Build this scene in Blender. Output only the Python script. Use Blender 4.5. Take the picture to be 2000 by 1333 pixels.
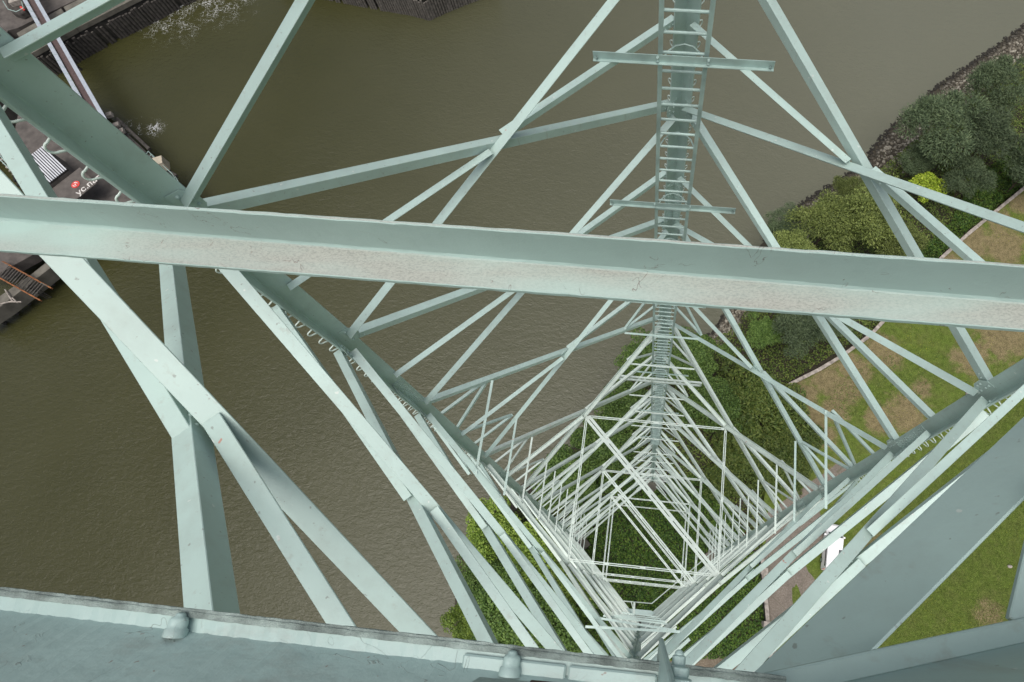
import bpy, math, random
import numpy as np
from mathutils import Vector, Matrix
PI = math.pi
random.seed(7); RNG = np.random.default_rng(7)
SC = bpy.context.scene
for o_ in list(bpy.data.objects): bpy.data.objects.remove(o_)

# ------------------------------------------------------------------ camera
S = 3.6; H = 68.4                      # metres per calibration unit; camera height over the terrace
ROT = Matrix(((0.9944636769, -0.0881406115, 0.0572121300), (0.1012405684, 0.9495062057, -0.2969651709),
              (-0.0281485817, 0.3011132644, 0.9531728382)))
CAM = Vector((0.022383*S, -0.626359*S, H)); FPX = 1150.535; PPX, PPY = 1226.114, 752.640
cd = bpy.data.cameras.new('camera'); cam = bpy.data.objects.new('camera', cd); SC.collection.objects.link(cam)
cd.sensor_width = 36; cd.lens = FPX*36/2000
cd.shift_x = -(PPX-1000)/2000; cd.shift_y = (PPY-666.5)/2000
cd.clip_start = 0.02; cd.clip_end = 3000
cam.matrix_world = Matrix.Translation(CAM) @ ROT.to_4x4()
SC.camera = cam
# ------------------------------------------------------------------ world, sun, exposure (overcast)
SUN_EL, SUN_AZ = math.radians(74), math.radians(200)
w = bpy.data.worlds.new("World"); SC.world = w; w.use_nodes = True
nt = w.node_tree; nt.nodes.clear()
sky = nt.nodes.new('ShaderNodeTexSky'); sky.sky_type = 'NISHITA'; sky.sun_disc = False
sky.sun_elevation = SUN_EL; sky.sun_rotation = SUN_AZ; sky.air_density = 1.0; sky.dust_density = 6.0; sky.ozone_density = 0.6
bg = nt.nodes.new('ShaderNodeBackground'); bg.inputs[1].default_value = 0.12
wo = nt.nodes.new('ShaderNodeOutputWorld')
hs_ = nt.nodes.new('ShaderNodeHueSaturation'); hs_.inputs['Saturation'].default_value = .55
nt.links.new(sky.outputs[0], hs_.inputs['Color']); nt.links.new(hs_.outputs[0], bg.inputs[0]); nt.links.new(bg.outputs[0], wo.inputs[0])
sd = bpy.data.lights.new('sun', 'SUN'); sd.energy = 1.95; sd.angle = math.radians(60); sd.color = (1, 0.96, 0.9)
so = bpy.data.objects.new('sun', sd); SC.collection.objects.link(so)
so.location = (0, 0, 120)
dv = Vector((math.sin(SUN_AZ)*math.cos(SUN_EL), math.cos(SUN_AZ)*math.cos(SUN_EL), math.sin(SUN_EL)))
so.rotation_euler = dv.to_track_quat('Z', 'Y').to_euler()
SC.view_settings.view_transform = 'Standard'; SC.view_settings.look = 'None'
SC.view_settings.exposure = 0.06; SC.view_settings.gamma = 1.0
SC.render.engine = 'CYCLES'

# ------------------------------------------------------------------ helpers
def ray(x, y):
    v = ROT @ Vector(((x-PPX)/FPX, -(y-PPY)/FPX, -1.0)); return v/-v.z
def px(x, y, z=0.0): return CAM + ray(x, y)*(H-z)          # a point of the photograph at height z
def pd(x, y, d): return CAM + ray(x, y)*d                  # the same, d metres below the camera
def tag(o, label=None, cat=None, group=None, kind=None):
    if label: o['label'] = label
    if cat: o['category'] = cat
    if group: o['group'] = group
    if kind: o['kind'] = kind
    return o
def link(o, parent=None):
    SC.collection.objects.link(o)
    if parent is not None: o.parent = parent
    return o
def rootloc(o):
    while o.parent is not None: o = o.parent
    return Vector(o.location) if o.type == 'EMPTY' else Vector((0, 0, 0))
def empty(name, loc=(0, 0, 0)):
    o = bpy.data.objects.new(name, None); o.location = loc; o.empty_display_size = .3; return link(o)
class MB:
    def __init__(s): s.v = []; s.f = []; s.sm = False
    def add(s, vs, fs):
        b = len(s.v); s.v += [tuple(q) for q in vs]; s.f += [tuple(i+b for i in f) for f in fs]; return s
    def prism(s, P, Q, prof, u, v):
        """extrude profile [(a,b)..] given in u,v from P to Q"""
        P, Q, u, v = Vector(P), Vector(Q), Vector(u), Vector(v); n = len(prof)
        flip = (u.cross(v)).dot(Q-P) < 0
        vs = [P+u*a+v*b for a, b in prof]+[Q+u*a+v*b for a, b in prof]
        fs = [tuple(range(n))[::-1], tuple(range(n, 2*n))]+[(i, (i+1) % n, n+(i+1) % n, n+i) for i in range(n)]
        if flip: fs = [f[::-1] for f in fs]
        return s.add(vs, fs)
    def angle(s, P, Q, u, v, wu=.1, wv=.1, t=.01):
        return s.prism(P, Q, [(0, 0), (wu, 0), (wu, t), (t, t), (t, wv), (0, wv)], u, v)
    def bar(s, P, Q, wd, ht, up=(0, 0, 1)):
        P, Q = Vector(P), Vector(Q); d = (Q-P).normalized(); up = Vector(up)
        a = d.cross(up)
        if a.length < 1e-4: a = d.cross(Vector((1, 0, 0)))
        a.normalize(); b = a.cross(d)
        return s.prism(P, Q, [(-wd/2, -ht/2), (wd/2, -ht/2), (wd/2, ht/2), (-wd/2, ht/2)], a, b)
    def tube(s, P, Q, r, n=8):
        P, Q = Vector(P), Vector(Q); d = (Q-P).normalized(); a = d.cross(Vector((0, 0, 1)))
        if a.length < 1e-3: a = d.cross(Vector((1, 0, 0)))
        a.normalize(); b = a.cross(d)
        return s.prism(P, Q, [(r*math.cos(2*PI*i/n), r*math.sin(2*PI*i/n)) for i in range(n)], a, b)
    def path(s, pts, r, n=6):
        pts = [Vector(q) for q in pts]; ref = Vector((.123, .456, .88)); vs = []; fs = []
        for i, q in enumerate(pts):
            d = (pts[min(i+1, len(pts)-1)]-pts[max(i-1, 0)]).normalized(); a = d.cross(ref).normalized(); b = a.cross(d)
            vs += [q+a*r*math.cos(2*PI*k/n)+b*r*math.sin(2*PI*k/n) for k in range(n)]
        for i in range(len(pts)-1):
            for k in range(n): fs.append((i*n+k, i*n+(k+1) % n, (i+1)*n+(k+1) % n, (i+1)*n+k))
        fs += [tuple(range(n))[::-1], tuple((len(pts)-1)*n+k for k in range(n))]
        return s.add(vs, fs)
    def box(s, c, sx, sy, sz, rz=0):
        c = Vector(c); R = Matrix.Rotation(rz, 3, 'Z')
        vs = [c+R @ Vector((x*sx/2, y*sy/2, z*sz/2)) for x in (-1, 1) for y in (-1, 1) for z in (-1, 1)]
        return s.add(vs, [(0, 1, 3, 2), (4, 6, 7, 5), (0, 4, 5, 1), (2, 3, 7, 6), (0, 2, 6, 4), (1, 5, 7, 3)])
    def dome(s, P, ax, r, h, n=8, rings=3, hexbase=False):
        ax = Vector(ax).normalized(); a = ax.cross(Vector((.3, .5, .81))).normalized(); b = ax.cross(a); P = Vector(P); vs = []; fs = []
        for j in range(rings+1):
            t = j/(rings+1)*PI/2; rr = r*math.cos(t); hh = h*math.sin(t)
            vs += [P+ax*hh+a*rr*math.cos(2*PI*k/n)+b*rr*math.sin(2*PI*k/n) for k in range(n)]
        vs.append(P+ax*h)
        for j in range(rings):
            for k in range(n): fs.append((j*n+k, j*n+(k+1) % n, (j+1)*n+(k+1) % n, (j+1)*n+k))
        for k in range(n): fs.append((rings*n+k, rings*n+(k+1) % n, len(vs)-1))
        fs.append(tuple(range(n))[::-1])
        return s.add(vs, fs)
    def poly(s, pts, z0, z1):
        """vertical prism from polygon of xy points"""
        n = len(pts); A = sum(pts[i][0]*pts[(i+1) % n][1]-pts[(i+1) % n][0]*pts[i][1] for i in range(n))
        if A < 0: pts = pts[::-1]
        vs = [(p[0], p[1], z0) for p in pts]+[(p[0], p[1], z1) for p in pts]
        return s.add(vs, [tuple(range(n))[::-1], tuple(range(n, 2*n))]+[(i, (i+1) % n, n+(i+1) % n, n+i) for i in range(n)])
    def build(s, name, mat, parent=None, smooth=False, bevel=0, seg=1):
        off = rootloc(parent) if parent is not None else Vector((0, 0, 0))
        me = bpy.data.meshes.new(name); me.from_pydata([(Vector(q)-off) for q in s.v], [], s.f)
        if mat: me.materials.append(mat)
        if smooth: me.polygons.foreach_set('use_smooth', [True]*len(me.polygons))
        me.update(); o = bpy.data.objects.new(name, me); link(o, parent)
        if bevel:
            m = o.modifiers.new('bevel', 'BEVEL'); m.width = bevel; m.segments = seg; m.limit_method = 'ANGLE'; m.angle_limit = .6
        return o

# ------------------------------------------------------------------ materials
class NT:
    def __init__(s, name):
        s.m = bpy.data.materials.new(name); s.m.use_nodes = True; s.t = s.m.node_tree; s.t.nodes.clear()
        s.out = s.n('OutputMaterial'); s.b = s.n('BsdfPrincipled'); s.l(s.b.outputs[0], s.out.inputs[0])
        s.geo = s.n('NewGeometry'); s.pos = s.geo.outputs['Position']
    def n(s, k, **kw):
        q = s.t.nodes.new('ShaderNode'+k)
        for a, b in kw.items(): setattr(q, a, b)
        return q
    def l(s, a, b): s.t.links.new(a, b)
    def set(s, nm, v): s.b.inputs[nm].default_value = v
    def mapv(s, vec, scale=(1, 1, 1), rot=(0, 0, 0), loc=(0, 0, 0)):
        q = s.n('Mapping'); q.inputs['Scale'].default_value = scale; q.inputs['Rotation'].default_value = rot; q.inputs['Location'].default_value = loc
        s.l(vec, q.inputs[0]); return q.outputs[0]
    def noise(s, scale, det=4, rough=.55, vec=None, dist=0):
        q = s.n('TexNoise'); q.inputs['Scale'].default_value = scale; q.inputs['Detail'].default_value = det
        q.inputs['Roughness'].default_value = rough; q.inputs['Distortion'].default_value = dist
        s.l(vec or s.pos, q.inputs['Vector']); return q.outputs['Fac']
    def vor(s, scale, feat='F1', vec=None, out='Distance'):
        q = s.n('TexVoronoi', feature=feat); q.inputs['Scale'].default_value = scale; s.l(vec or s.pos, q.inputs['Vector']); return q.outputs[out]
    def ramp(s, fac, stops):
        q = s.n('ValToRGB'); e = q.color_ramp.elements
        while len(e) < len(stops): e.new(.5)
        for i, (p, c) in enumerate(stops):
            e[i].position = p; e[i].color = (*c, 1) if not isinstance(c, (int, float)) else (c, c, c, 1)
        s.l(fac, q.inputs[0]); return q.outputs[0]
    def mix(s, fac, a, b, mode='MIX'):
        q = s.n('Mix', data_type='RGBA', blend_type=mode)
        for sock, val in ((q.inputs[0], fac), (q.inputs[6], a), (q.inputs[7], b)):
            if isinstance(val, (int, float)): sock.default_value = val
            elif isinstance(val, tuple): sock.default_value = (*val, 1)
            else: s.l(val, sock)
        return q.outputs[2]
    def math(s, op, a, b=0.0):
        q = s.n('Math', operation=op)
        for i, v in enumerate((a, b)):
            if isinstance(v, (int, float)): q.inputs[i].default_value = v
            else: s.l(v, q.inputs[i])
        return q.outputs[0]
    def bump(s, h, strength=.3, dist=.02, prev=None):
        q = s.n('Bump'); q.inputs['Strength'].default_value = strength; q.inputs['Distance'].default_value = dist
        s.l(h, q.inputs['Height'])
        if prev: s.l(prev, q.inputs['Normal'])
        s.l(q.outputs[0], s.b.inputs['Normal']); return q.outputs[0]
    def col(s, c): s.l(c, s.b.inputs['Base Color'])

def plain(name, c, rough=.6, metal=0, var=.25, sc=3.0, bump=.15):
    q = NT(name); f = q.noise(sc, 5)
    q.col(q.ramp(f, [(.3, tuple(x*(1-var) for x in c)), (.7, tuple(min(1, x*(1+var)) for x in c))]))
    q.set('Roughness', rough); q.set('Metallic', metal)
    if bump: q.bump(q.noise(sc*12, 3), bump, .005)
    return q.m
def paint(name, c, grime=.25, chips=.72, rough=.42, dirt=(.20, .19, .16)):
    q = NT(name)
    base = q.ramp(q.noise(1.3, 5, .6), [(.3, tuple(x*.90 for x in c)), (.7, tuple(min(1, x*1.07) for x in c))])
    gr = q.math('MULTIPLY', q.ramp(q.noise(4.5, 6, .7), [(.48, 0.), (.8, 1.)]), grime)
    base = q.mix(gr, base, dirt)
    sp = q.ramp(q.noise(38, 2, .5), [(.70, 0.), (.74, 1.)]); sp = q.math('MULTIPLY', sp, .55)
    base = q.mix(sp, base, (.16, .15, .13))
    # rust and rain streaks, mostly running down; every member a little different in tone
    stv = q.ramp(q.noise(1.0, 4, .65, q.mapv(q.pos, (16, 16, 1.6))), [(.60, 0.), (.78, 1.)])
    base = q.mix(q.math('MULTIPLY', stv, .42), base, (.26, .24, .19))
    pale = q.ramp(q.noise(19, 2, .4), [(.735, 0.), (.75, 1.)]); base = q.mix(q.math('MULTIPLY', pale, .5), base, (.72, .74, .70))
    ob = q.n('ObjectInfo'); hv = q.n('HueSaturation'); q.l(base, hv.inputs['Color']); q.l(q.math('ADD', q.math('MULTIPLY', ob.outputs['Random'], .20), .89), hv.inputs['Value']); base = hv.outputs[0]
    ch = q.math('MULTIPLY', q.ramp(q.noise(7, 3, .6), [(chips, 0.), (chips+.012, 1.)]), .8)
    base = q.mix(ch, base, (.42, .17, .12))
    q.col(base); q.set('Roughness', rough)
    n1 = q.bump(q.noise(55, 3, .6), .12, .004); q.bump(q.noise(9, 3, .5), .12, .01, n1)
    return q.m
M_PAINT = paint('mint_steel_paint', (.43, .565, .525))
M_PALE = paint('pale_mint_paint', (.57, .67, .62), grime=.28)  # lighter tone of the mint paint, mostly for the lower panels
M_DARKP = paint('teal_paint', (.40, .535, .51), grime=.2, chips=.8)
def beam_mat():
    q = NT('peeling_beam_paint')
    c = (.37, .50, .465)
    base = q.ramp(q.noise(2.2, 5, .6), [(.3, tuple(x*.88 for x in c)), (.7, tuple(x*1.08 for x in c))])
    sep = q.n('SeparateXYZ'); q.l(q.geo.outputs['Normal'], sep.inputs[0])
    v = q.mapv(q.pos, (1.2, 9, 9), (0, 0, .03))
    worn = q.math('MULTIPLY', q.ramp(q.noise(1.6, 3, .5, q.mapv(q.pos, (1, 5, 3))), [(.30, 0.), (.58, 1.)]), q.ramp(sep.outputs[2], [(.7, 0.), (.95, 1.)]))
    fine = q.noise(330, 3, .75, q.mapv(q.pos, (.5, 1, 1)))
    wc = q.mix(q.ramp(fine, [(.34, 1.), (.58, 0.)]), (.36, .33, .295), (.20, .175, .155))
    base = q.mix(q.math('MULTIPLY', worn, .72), base, wc)
    cr = q.ramp(q.math('ABSOLUTE', q.math('SUBTRACT', q.noise(11, 3, .6, None, 1.2), .5)), [(.0, 1.), (.006, 0.)])
    cr = q.math('MULTIPLY', cr, q.ramp(q.noise(13, 2), [(.58, 0.), (.63, 1.)]))
    base = q.mix(q.math('MULTIPLY', cr, .8), base, (.17, .10, .08))
    ch = q.ramp(q.noise(24, 2, .5), [(.765, 0.), (.772, 1.)]); base = q.mix(ch, base, (.75, .27, .19))
    q.col(base); q.set('Roughness', .5)
    n1 = q.bump(fine, .25, .002); n1 = q.bump(cr, .5, .002, n1); q.bump(q.noise(14, 4, .6), .35, .006, n1)
    return q.m
M_BEAM = beam_mat()
def near_mat():
    q = NT('thick_blistered_paint'); c = (.37, .50, .48)
    base = q.ramp(q.noise(3, 5, .6), [(.3, tuple(x*.85 for x in c)), (.7, tuple(x*1.1 for x in c))])
    st = q.math('MULTIPLY', q.ramp(q.noise(14, 5, .7, q.mapv(q.pos, (.6, 1, 1))), [(.52, 0.), (.72, 1.)]), .4); base = q.mix(st, base, (.24, .24, .215))
    cr = q.ramp(q.math('ABSOLUTE', q.math('SUBTRACT', q.noise(9, 3, .6, None, .8), .5)), [(.0, 1.), (.004, 0.)])
    cr = q.math('MULTIPLY', cr, q.ramp(q.noise(7, 2), [(.52, 0.), (.58, 1.)])); base = q.mix(q.math('MULTIPLY', cr, .6), base, (.16, .15, .13))
    sp = q.ramp(q.noise(60, 2), [(.74, 0.), (.76, 1.)]); base = q.mix(q.math('MULTIPLY', sp, .6), base, (.20, .10, .07))
    q.col(base); q.set('Roughness', .45)
    n1 = q.bump(q.noise(30, 4, .6), .5, .004); q.bump(cr, .4, .002, n1); return q.m
M_NEAR = near_mat()
M_GALV = plain('ladder_steel_paint', (.35, .47, .44), .45, .1)
M_RUST = plain('rusty_bare_steel', (.06, .03, .022), .85, 0, .5, 14)
M_CONC = plain('weathered_concrete', (.115, .108, .09), .9, 0, .35, .8, .3)
M_COPE = plain('stained_coping_concrete', (.30, .27, .24), .9, 0, .45, 2.2, .3)
M_DWALL = plain('dark_wall', (.035, .033, .028), .9, 0, .5, 1.5, .3)  # very dark even tone for wall bodies and the quay ladder
M_WOOD = plain('weathered_timber', (.050, .045, .040), .9, 0, .6, 2.6, .5)
M_BLACK = plain('dark_void', (.010, .010, .009), .9)
M_DECK = plain('grey_deck_boards', (.085, .075, .068), .85, 0, .35, .9, .3)
M_WHITE = plain('white_vehicle_paint', (.80, .81, .82), .25, 0, .03, 1, 0)
M_GLASS = plain('dark_window_glass', (.02, .03, .035), .08, 0, .2, 1, 0)
M_TYRE = plain('tyre_rubber', (.02, .02, .02), .8)
M_RED = plain('red_plastic', (.55, .05, .04), .5)
M_LBLUE = plain('pale_blue_paint', (.33, .37, .42), .5, 0, .12, 2)
M_BARK = plain('brown_bark', (.07, .05, .035), .9, 0, .4, 8, .5)
M_CREAM = plain('cream_sheet', (.38, .34, .26), .7)
M_ORUST = plain('orange_rust', (.22, .085, .03), .85, 0, .6, 3)

def leafmat(name, dark, mid, light, seedloc=0):
    q = NT(name)
    at = q.n('Attribute', attribute_name='rnd'); big = q.noise(.45, 3, .5)
    f = q.math('ADD', q.math('MULTIPLY', at.outputs['Fac'], .55), q.math('MULTIPLY', big, .45))
    c = q.ramp(f, [(.12, dark), (.45, mid), (.85, light)])
    ob = q.n('ObjectInfo'); hs = q.n('HueSaturation'); q.l(c, hs.inputs['Color'])
    q.l(q.math('ADD', q.math('MULTIPLY', ob.outputs['Random'], .5), .72), hs.inputs['Value']); q.col(hs.outputs[0])
    q.set('Roughness', .55); q.set('Specular IOR Level', .25)
    tr = q.n('BsdfTranslucent'); q.l(hs.outputs[0], tr.inputs[0]); mx = q.n('MixShader'); mx.inputs[0].default_value = .15
    q.l(q.b.outputs[0], mx.inputs[1]); q.l(tr.outputs[0], mx.inputs[2]); q.l(mx.outputs[0], q.out.inputs[0])
    return q.m
L_WILLOW = leafmat('grey_green_willow_leaf', (.028, .048, .026), (.075, .11, .055), (.15, .20, .10))
L_OLIVE = leafmat('olive_leaf', (.045, .065, .018), (.125, .165, .042), (.26, .31, .09))
L_GREEN = leafmat('mid_green_leaf', (.025, .055, .012), (.07, .13, .028), (.15, .23, .055))
L_FRESH = leafmat('fresh_green_leaf', (.045, .085, .014), (.13, .21, .03), (.25, .34, .06))
L_LIME = leafmat('lime_leaf', (.08, .14, .01), (.20, .28, .02), (.33, .40, .05))
L_BRAM = leafmat('bramble_leaf', (.030, .058, .012), (.085, .135, .028), (.18, .22, .05))
L_IVY = leafmat('ivy_leaf', (.012, .034, .006), (.036, .082, .014), (.12, .19, .03))
L_REDS = leafmat('dark_red_leaf', (.04, .015, .012), (.10, .03, .025), (.16, .06, .04))

def water_mat():
    q = NT('brown_river_water')
    a = q.math('MULTIPLY', q.noise(1.15, 5, .6, q.mapv(q.pos, (1.0, 1.8, 1), (0, 0, .5)), .4), q.ramp(q.noise(.045, 3, .6), [(.3, .35), (.7, 1.)]))
    b = q.noise(.06, 2, .5)
    base = q.ramp(b, [(.3, (.046, .047, .020)), (.7, (.068, .068, .033))])
    # sky sheen painted into the colour, paler towards the right, darker by the dock
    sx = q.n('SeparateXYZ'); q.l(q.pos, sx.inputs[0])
    sky_sheen = q.n('MapRange'); sky_sheen.inputs[1].default_value = -60; sky_sheen.inputs[2].default_value = 30; q.l(sx.outputs[0], sky_sheen.inputs[0])
    base = q.mix(sky_sheen.outputs[0], q.mix(.6, base, (.030, .031, .008)), q.mix(.82, base, (.136, .140, .108)))
    # foam: lacy lines churned up in three places
    masks = []
    for (X, Y, r) in FOAM:
        vd = q.n('VectorMath', operation='DISTANCE'); q.l(q.pos, vd.inputs[0]); vd.inputs[1].default_value = (X, Y, -3)
        mr = q.n('MapRange'); mr.inputs[1].default_value = r; mr.inputs[2].default_value = 0; q.l(vd.outputs['Value'], mr.inputs[0]); masks.append(mr.outputs[0])
    m = masks[0]
    for k in masks[1:]: m = q.math('MAXIMUM', m, k)
    wv = q.n('Mix', data_type='RGBA', blend_type='LINEAR_LIGHT'); wv.inputs[0].default_value = .8; q.l(q.pos, wv.inputs[6])
    nz = q.n('TexNoise'); nz.inputs['Scale'].default_value = .9; nz.inputs['Detail'].default_value = 4; q.l(q.pos, nz.inputs['Vector']); q.l(nz.outputs['Color'], wv.inputs[7])
    lace = q.vor(1.9, 'DISTANCE_TO_EDGE', wv.outputs[2])
    thr = q.math('MULTIPLY', q.math('POWER', m, 1.6), q.ramp(q.noise(.55, 5, .65), [(.40, 0.), (.78, .26)]))
    fm = q.math('GREATER_THAN', thr, q.math('ADD', lace, .01))
    fm = q.math('MULTIPLY', fm, q.math('MULTIPLY', q.ramp(q.noise(6, 3), [(.35, .05), (.6, .95)]), q.math('POWER', m, .7)))
    q.col(q.mix(fm, base, (.62, .64, .66)))
    rg = q.math('ADD', q.math('MULTIPLY', fm, .6), .11); q.l(rg, q.b.inputs['Roughness']); q.set('IOR', 1.33)
    n1 = q.bump(a, .42, .40); q.bump(q.noise(3.6, 3, .6, q.mapv(q.pos, (1, 1.6, 1), (0, 0, .8))), .35, .10, n1)
    return q.m
WZ = -3.0
FOAM = [(*px(x, y, WZ)[:2], r) for x, y, r in ((350, -8, 15), (425, -12, 12), (310, 30, 9), (262, 252, 3.5), (300, 250, 3))]
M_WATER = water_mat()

def ground_mat():
    q = NT('meadow_ground')
    n1 = q.noise(.12, 4, .6); n2 = q.noise(.55, 5, .65); n3 = q.noise(9, 4, .75); n4 = q.noise(.7, 7, .75)
    green = q.ramp(n3, [(.3, (.032, .056, .010)), (.5, (.085, .125, .022)), (.72, (.17, .20, .06))])
    dry = q.ramp(n3, [(.3, (.075, .055, .03)), (.5, (.18, .14, .08)), (.7, (.33, .27, .17))])
    sx = q.n('SeparateXYZ'); q.l(q.pos, sx.inputs[0])
    # trodden dry soil beside the tower and the wall
    acc = None
    for (X, Y, r) in DRY:
        vd = q.n('VectorMath', operation='DISTANCE'); q.l(q.pos, vd.inputs[0]); vd.inputs[1].default_value = (X, Y, 0)
        mr = q.n('MapRange'); mr.inputs[1].default_value = r*1.5; mr.inputs[2].default_value = r*.2; q.l(vd.outputs['Value'], mr.inputs[0])
        acc = mr.outputs[0] if acc is None else q.math('MAXIMUM', acc, mr.outputs[0])
    f = q.ramp(q.math('ADD', q.math('MULTIPLY', acc, .58), q.math('MULTIPLY', n4, 1.25)), [(.74, 0.), (1.0, 1.)])
    c = q.mix(q.math('MULTIPLY', f, .85), green, dry)
    c = q.mix(q.math('MULTIPLY', q.ramp(n2, [(.45, 0.), (.7, 1.)]), .35), c, (.12, .105, .05))
    fl = q.ramp(q.vor(1.3), [(.0, 1.), (.035, 0.)]); fl = q.math('MULTIPLY', fl, q.ramp(n2, [(.5, 0.), (.6, 1.)]))
    c = q.mix(fl, c, (.75, .72, .55))
    mott = q.ramp(q.noise(1.7, 9, .8), [(.32, .55), (.5, 1.), (.7, 1.45)]); mm = q.n('Mix', data_type='RGBA', blend_type='MULTIPLY'); mm.inputs[0].default_value = 1; q.l(c, mm.inputs[6]); q.l(mott, mm.inputs[7]); c = mm.outputs[2]
    yl = q.math('MULTIPLY', q.ramp(q.noise(6, 3), [(.62, 0.), (.68, 1.)]), q.ramp(n1, [(.5, 0.), (.56, 1.)]))
    c = q.mix(q.math('MULTIPLY', yl, .6), c, (.33, .34, .03))
    q.col(c); q.set('Roughness', .95); q.set('Specular IOR Level', .1)
    q.bump(n3, .5, .06)
    return q.m
DRY = [(*px(x, y, 0)[:2], r) for x, y, r in ((1960, 650, 3.6), (1900, 700, 2.4), (1770, 810, 2.6), (1720, 820, 1.8), (1960, 480, 3.0), (1900, 470, 2.5), (1640, 930, 1.6), (1700, 1060, 1.6), (1930, 1200, 1.5), (1800, 760, 1.2), (1760, 600, 1.6), (1800, 560, 1.6), (1850, 515, 1.8), (1900, 480, 1.8), (1950, 430, 1.8), (1990, 395, 1.6), (1720, 680, 1.8), (1680, 720, 1.6), (1640, 770, 1.5), (1570, 775, 2.2), (1615, 745, 2.0), (1590, 815, 1.8), (1555, 830, 1.8), (1660, 715, 1.8), (1630, 800, 1.8), (1610, 850, 1.6), (1660, 760, 1.8), (1740, 700, 1.6))]
M_GROUND = ground_mat()
def soil_mat(name, a, b, c):
    q = NT(name); n3 = q.noise(6, 5, .75); n2 = q.noise(.8, 5, .7)
    q_ = q.ramp(n3, [(.3, a), (.5, b), (.75, c)]); q_ = q.mix(q.ramp(n2, [(.4, 0.), (.7, .6)]), q_, tuple(x*.55 for x in b))
    ck = q.ramp(q.vor(.35, 'DISTANCE_TO_EDGE'), [(.0, 1.), (.012, 0.)]); q_ = q.mix(q.math('MULTIPLY', ck, .5), q_, (.05, .06, .02))
    q.col(q_); q.set('Roughness', .95); q.bump(n3, .6, .05); return q.m
M_PATH = soil_mat('trodden_brown_earth', (.085, .068, .045), (.16, .132, .095), (.27, .23, .175))
M_PAVE = soil_mat('cracked_brown_paving', (.11, .092, .074), (.18, .155, .128), (.28, .25, .215))
M_BANK = soil_mat('dark_bank_soil', (.02, .018, .012), (.045, .038, .026), (.09, .075, .05))
def stone_mat():
    q = NT('riprap_stone'); at = q.n('Attribute', attribute_name='rnd')
    sx = q.n('SeparateXYZ'); q.l(q.pos, sx.inputs[0])
    wet = q.n('MapRange'); wet.inputs[1].default_value = -2.75; wet.inputs[2].default_value = -2.3; q.l(sx.outputs[2], wet.inputs[0])
    c = q.ramp(at.outputs['Fac'], [(0, (.06, .052, .04)), (.5, (.14, .125, .095)), (1, (.32, .30, .25))])
    q.col(q.mix(wet.outputs[0], (.018, .016, .012), c)); q.set('Roughness', .85); q.bump(q.noise(14, 3), .5, .03); return q.m
M_STONE = stone_mat()
def corrug():
    q = NT('striped_metal_roof'); at = q.n('TexCoord'); q.col(q.ramp(q.noise(.5, 3), [(.3, (.50, .52, .56)), (.7, (.62, .64, .68))])); q.set('Roughness', .5); return q.m
M_STRIPE = corrug()

# ================================================================== SETTING
def struct(mb, name, mat, kind='structure', **k):
    o = mb.build(name, mat, **k); o['kind'] = kind; return o
def gridsheet(x0, x1, y0, y1, z, n):
    mb = MB(); vs = [(x0+(x1-x0)*i/n, y0+(y1-y0)*j/n, z) for j in range(n+1) for i in range(n+1)]
    mb.add(vs, [(j*(n+1)+i, j*(n+1)+i+1, (j+1)*(n+1)+i+1, (j+1)*(n+1)+i) for j in range(n) for i in range(n)]); return mb
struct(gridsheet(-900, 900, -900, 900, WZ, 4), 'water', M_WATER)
# lower bank (river edge), its shore slopes into the water
SH = [(2600, -330), (2300, -160), (2130, -60), (2000, 35), (1925, 90), (1850, 140), (1770, 205), (1715, 265), (1690, 300), (1640, 335), (1560, 385), (1500, 450), (1450, 560), (1400, 640), (1330, 690), (1240, 735), (1180, 800), (1110, 880), (1010, 950), (930, 1020), (895, 1090), (885, 1160), (880, 1260), (870, 1400), (850, 1800), (830, 2600)]
LZ = -1.3
top = [px(x, y, LZ) for x, y in SH]
def normal2(i):
    a = top[max(i-1, 0)]; b = top[min(i+1, len(top)-1)]; d = (b-a); d.z = 0; d.normalize(); return Vector((d.y, -d.x, 0))   # towards the river
def shore(i, k):   # k 0 = foot in the water, 1 = crest
    nrm = normal2(i); 
    if nrm.dot(top[i]-Vector((30, -30, LZ))) < 0: nrm = -nrm
    wdt = 5.2 if i < 12 else 2.0
    foot = top[i]+nrm*.8; crest = top[i]-nrm*wdt
    q = foot.lerp(crest, k); q.z = -3.4+(LZ+3.4)*k; return q
mb = MB(); n = len(SH)
far = [Vector((900, 400, LZ)), Vector((900, -900, LZ)), Vector((-20, -900, LZ))]
vs = [shore(i, 0) for i in range(n)]+[shore(i, 1) for i in range(n)]
mb.add(vs, [(i, i+1, n+i+1, n+i) for i in range(n-1)])
mb.add([shore(i, 1) for i in range(n)]+far[::-1], [tuple(range(n+3))])
struct(mb, 'river_bank', M_BANK)
# terrace: lawn, meadow and paving a little higher, held by the low walls
WALL = [(2330, 90), (2130, 255), (2000, 368), (1930, 425), (1890, 458), (1840, 503), (1770, 580), (1700, 655), (1645, 695), (1600, 722), (1540, 752)]
VW = [(1489, 1085), (1492, 1130), (1497, 1180), (1502, 1235), (1508, 1300), (1516, 1400)]
tp = WALL+[(1518, 800), (1500, 900), (1490, 1000)]+VW
tpw = [px(x, y, 0) for x, y in tp]+[Vector((30, -900, 0)), Vector((900, -900, 0)), Vector((900, 500, 0))]
struct(MB().poly([(p.x, p.y) for p in tpw], -1.6, 0.0), 'lawn_terrace', M_GROUND)
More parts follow.
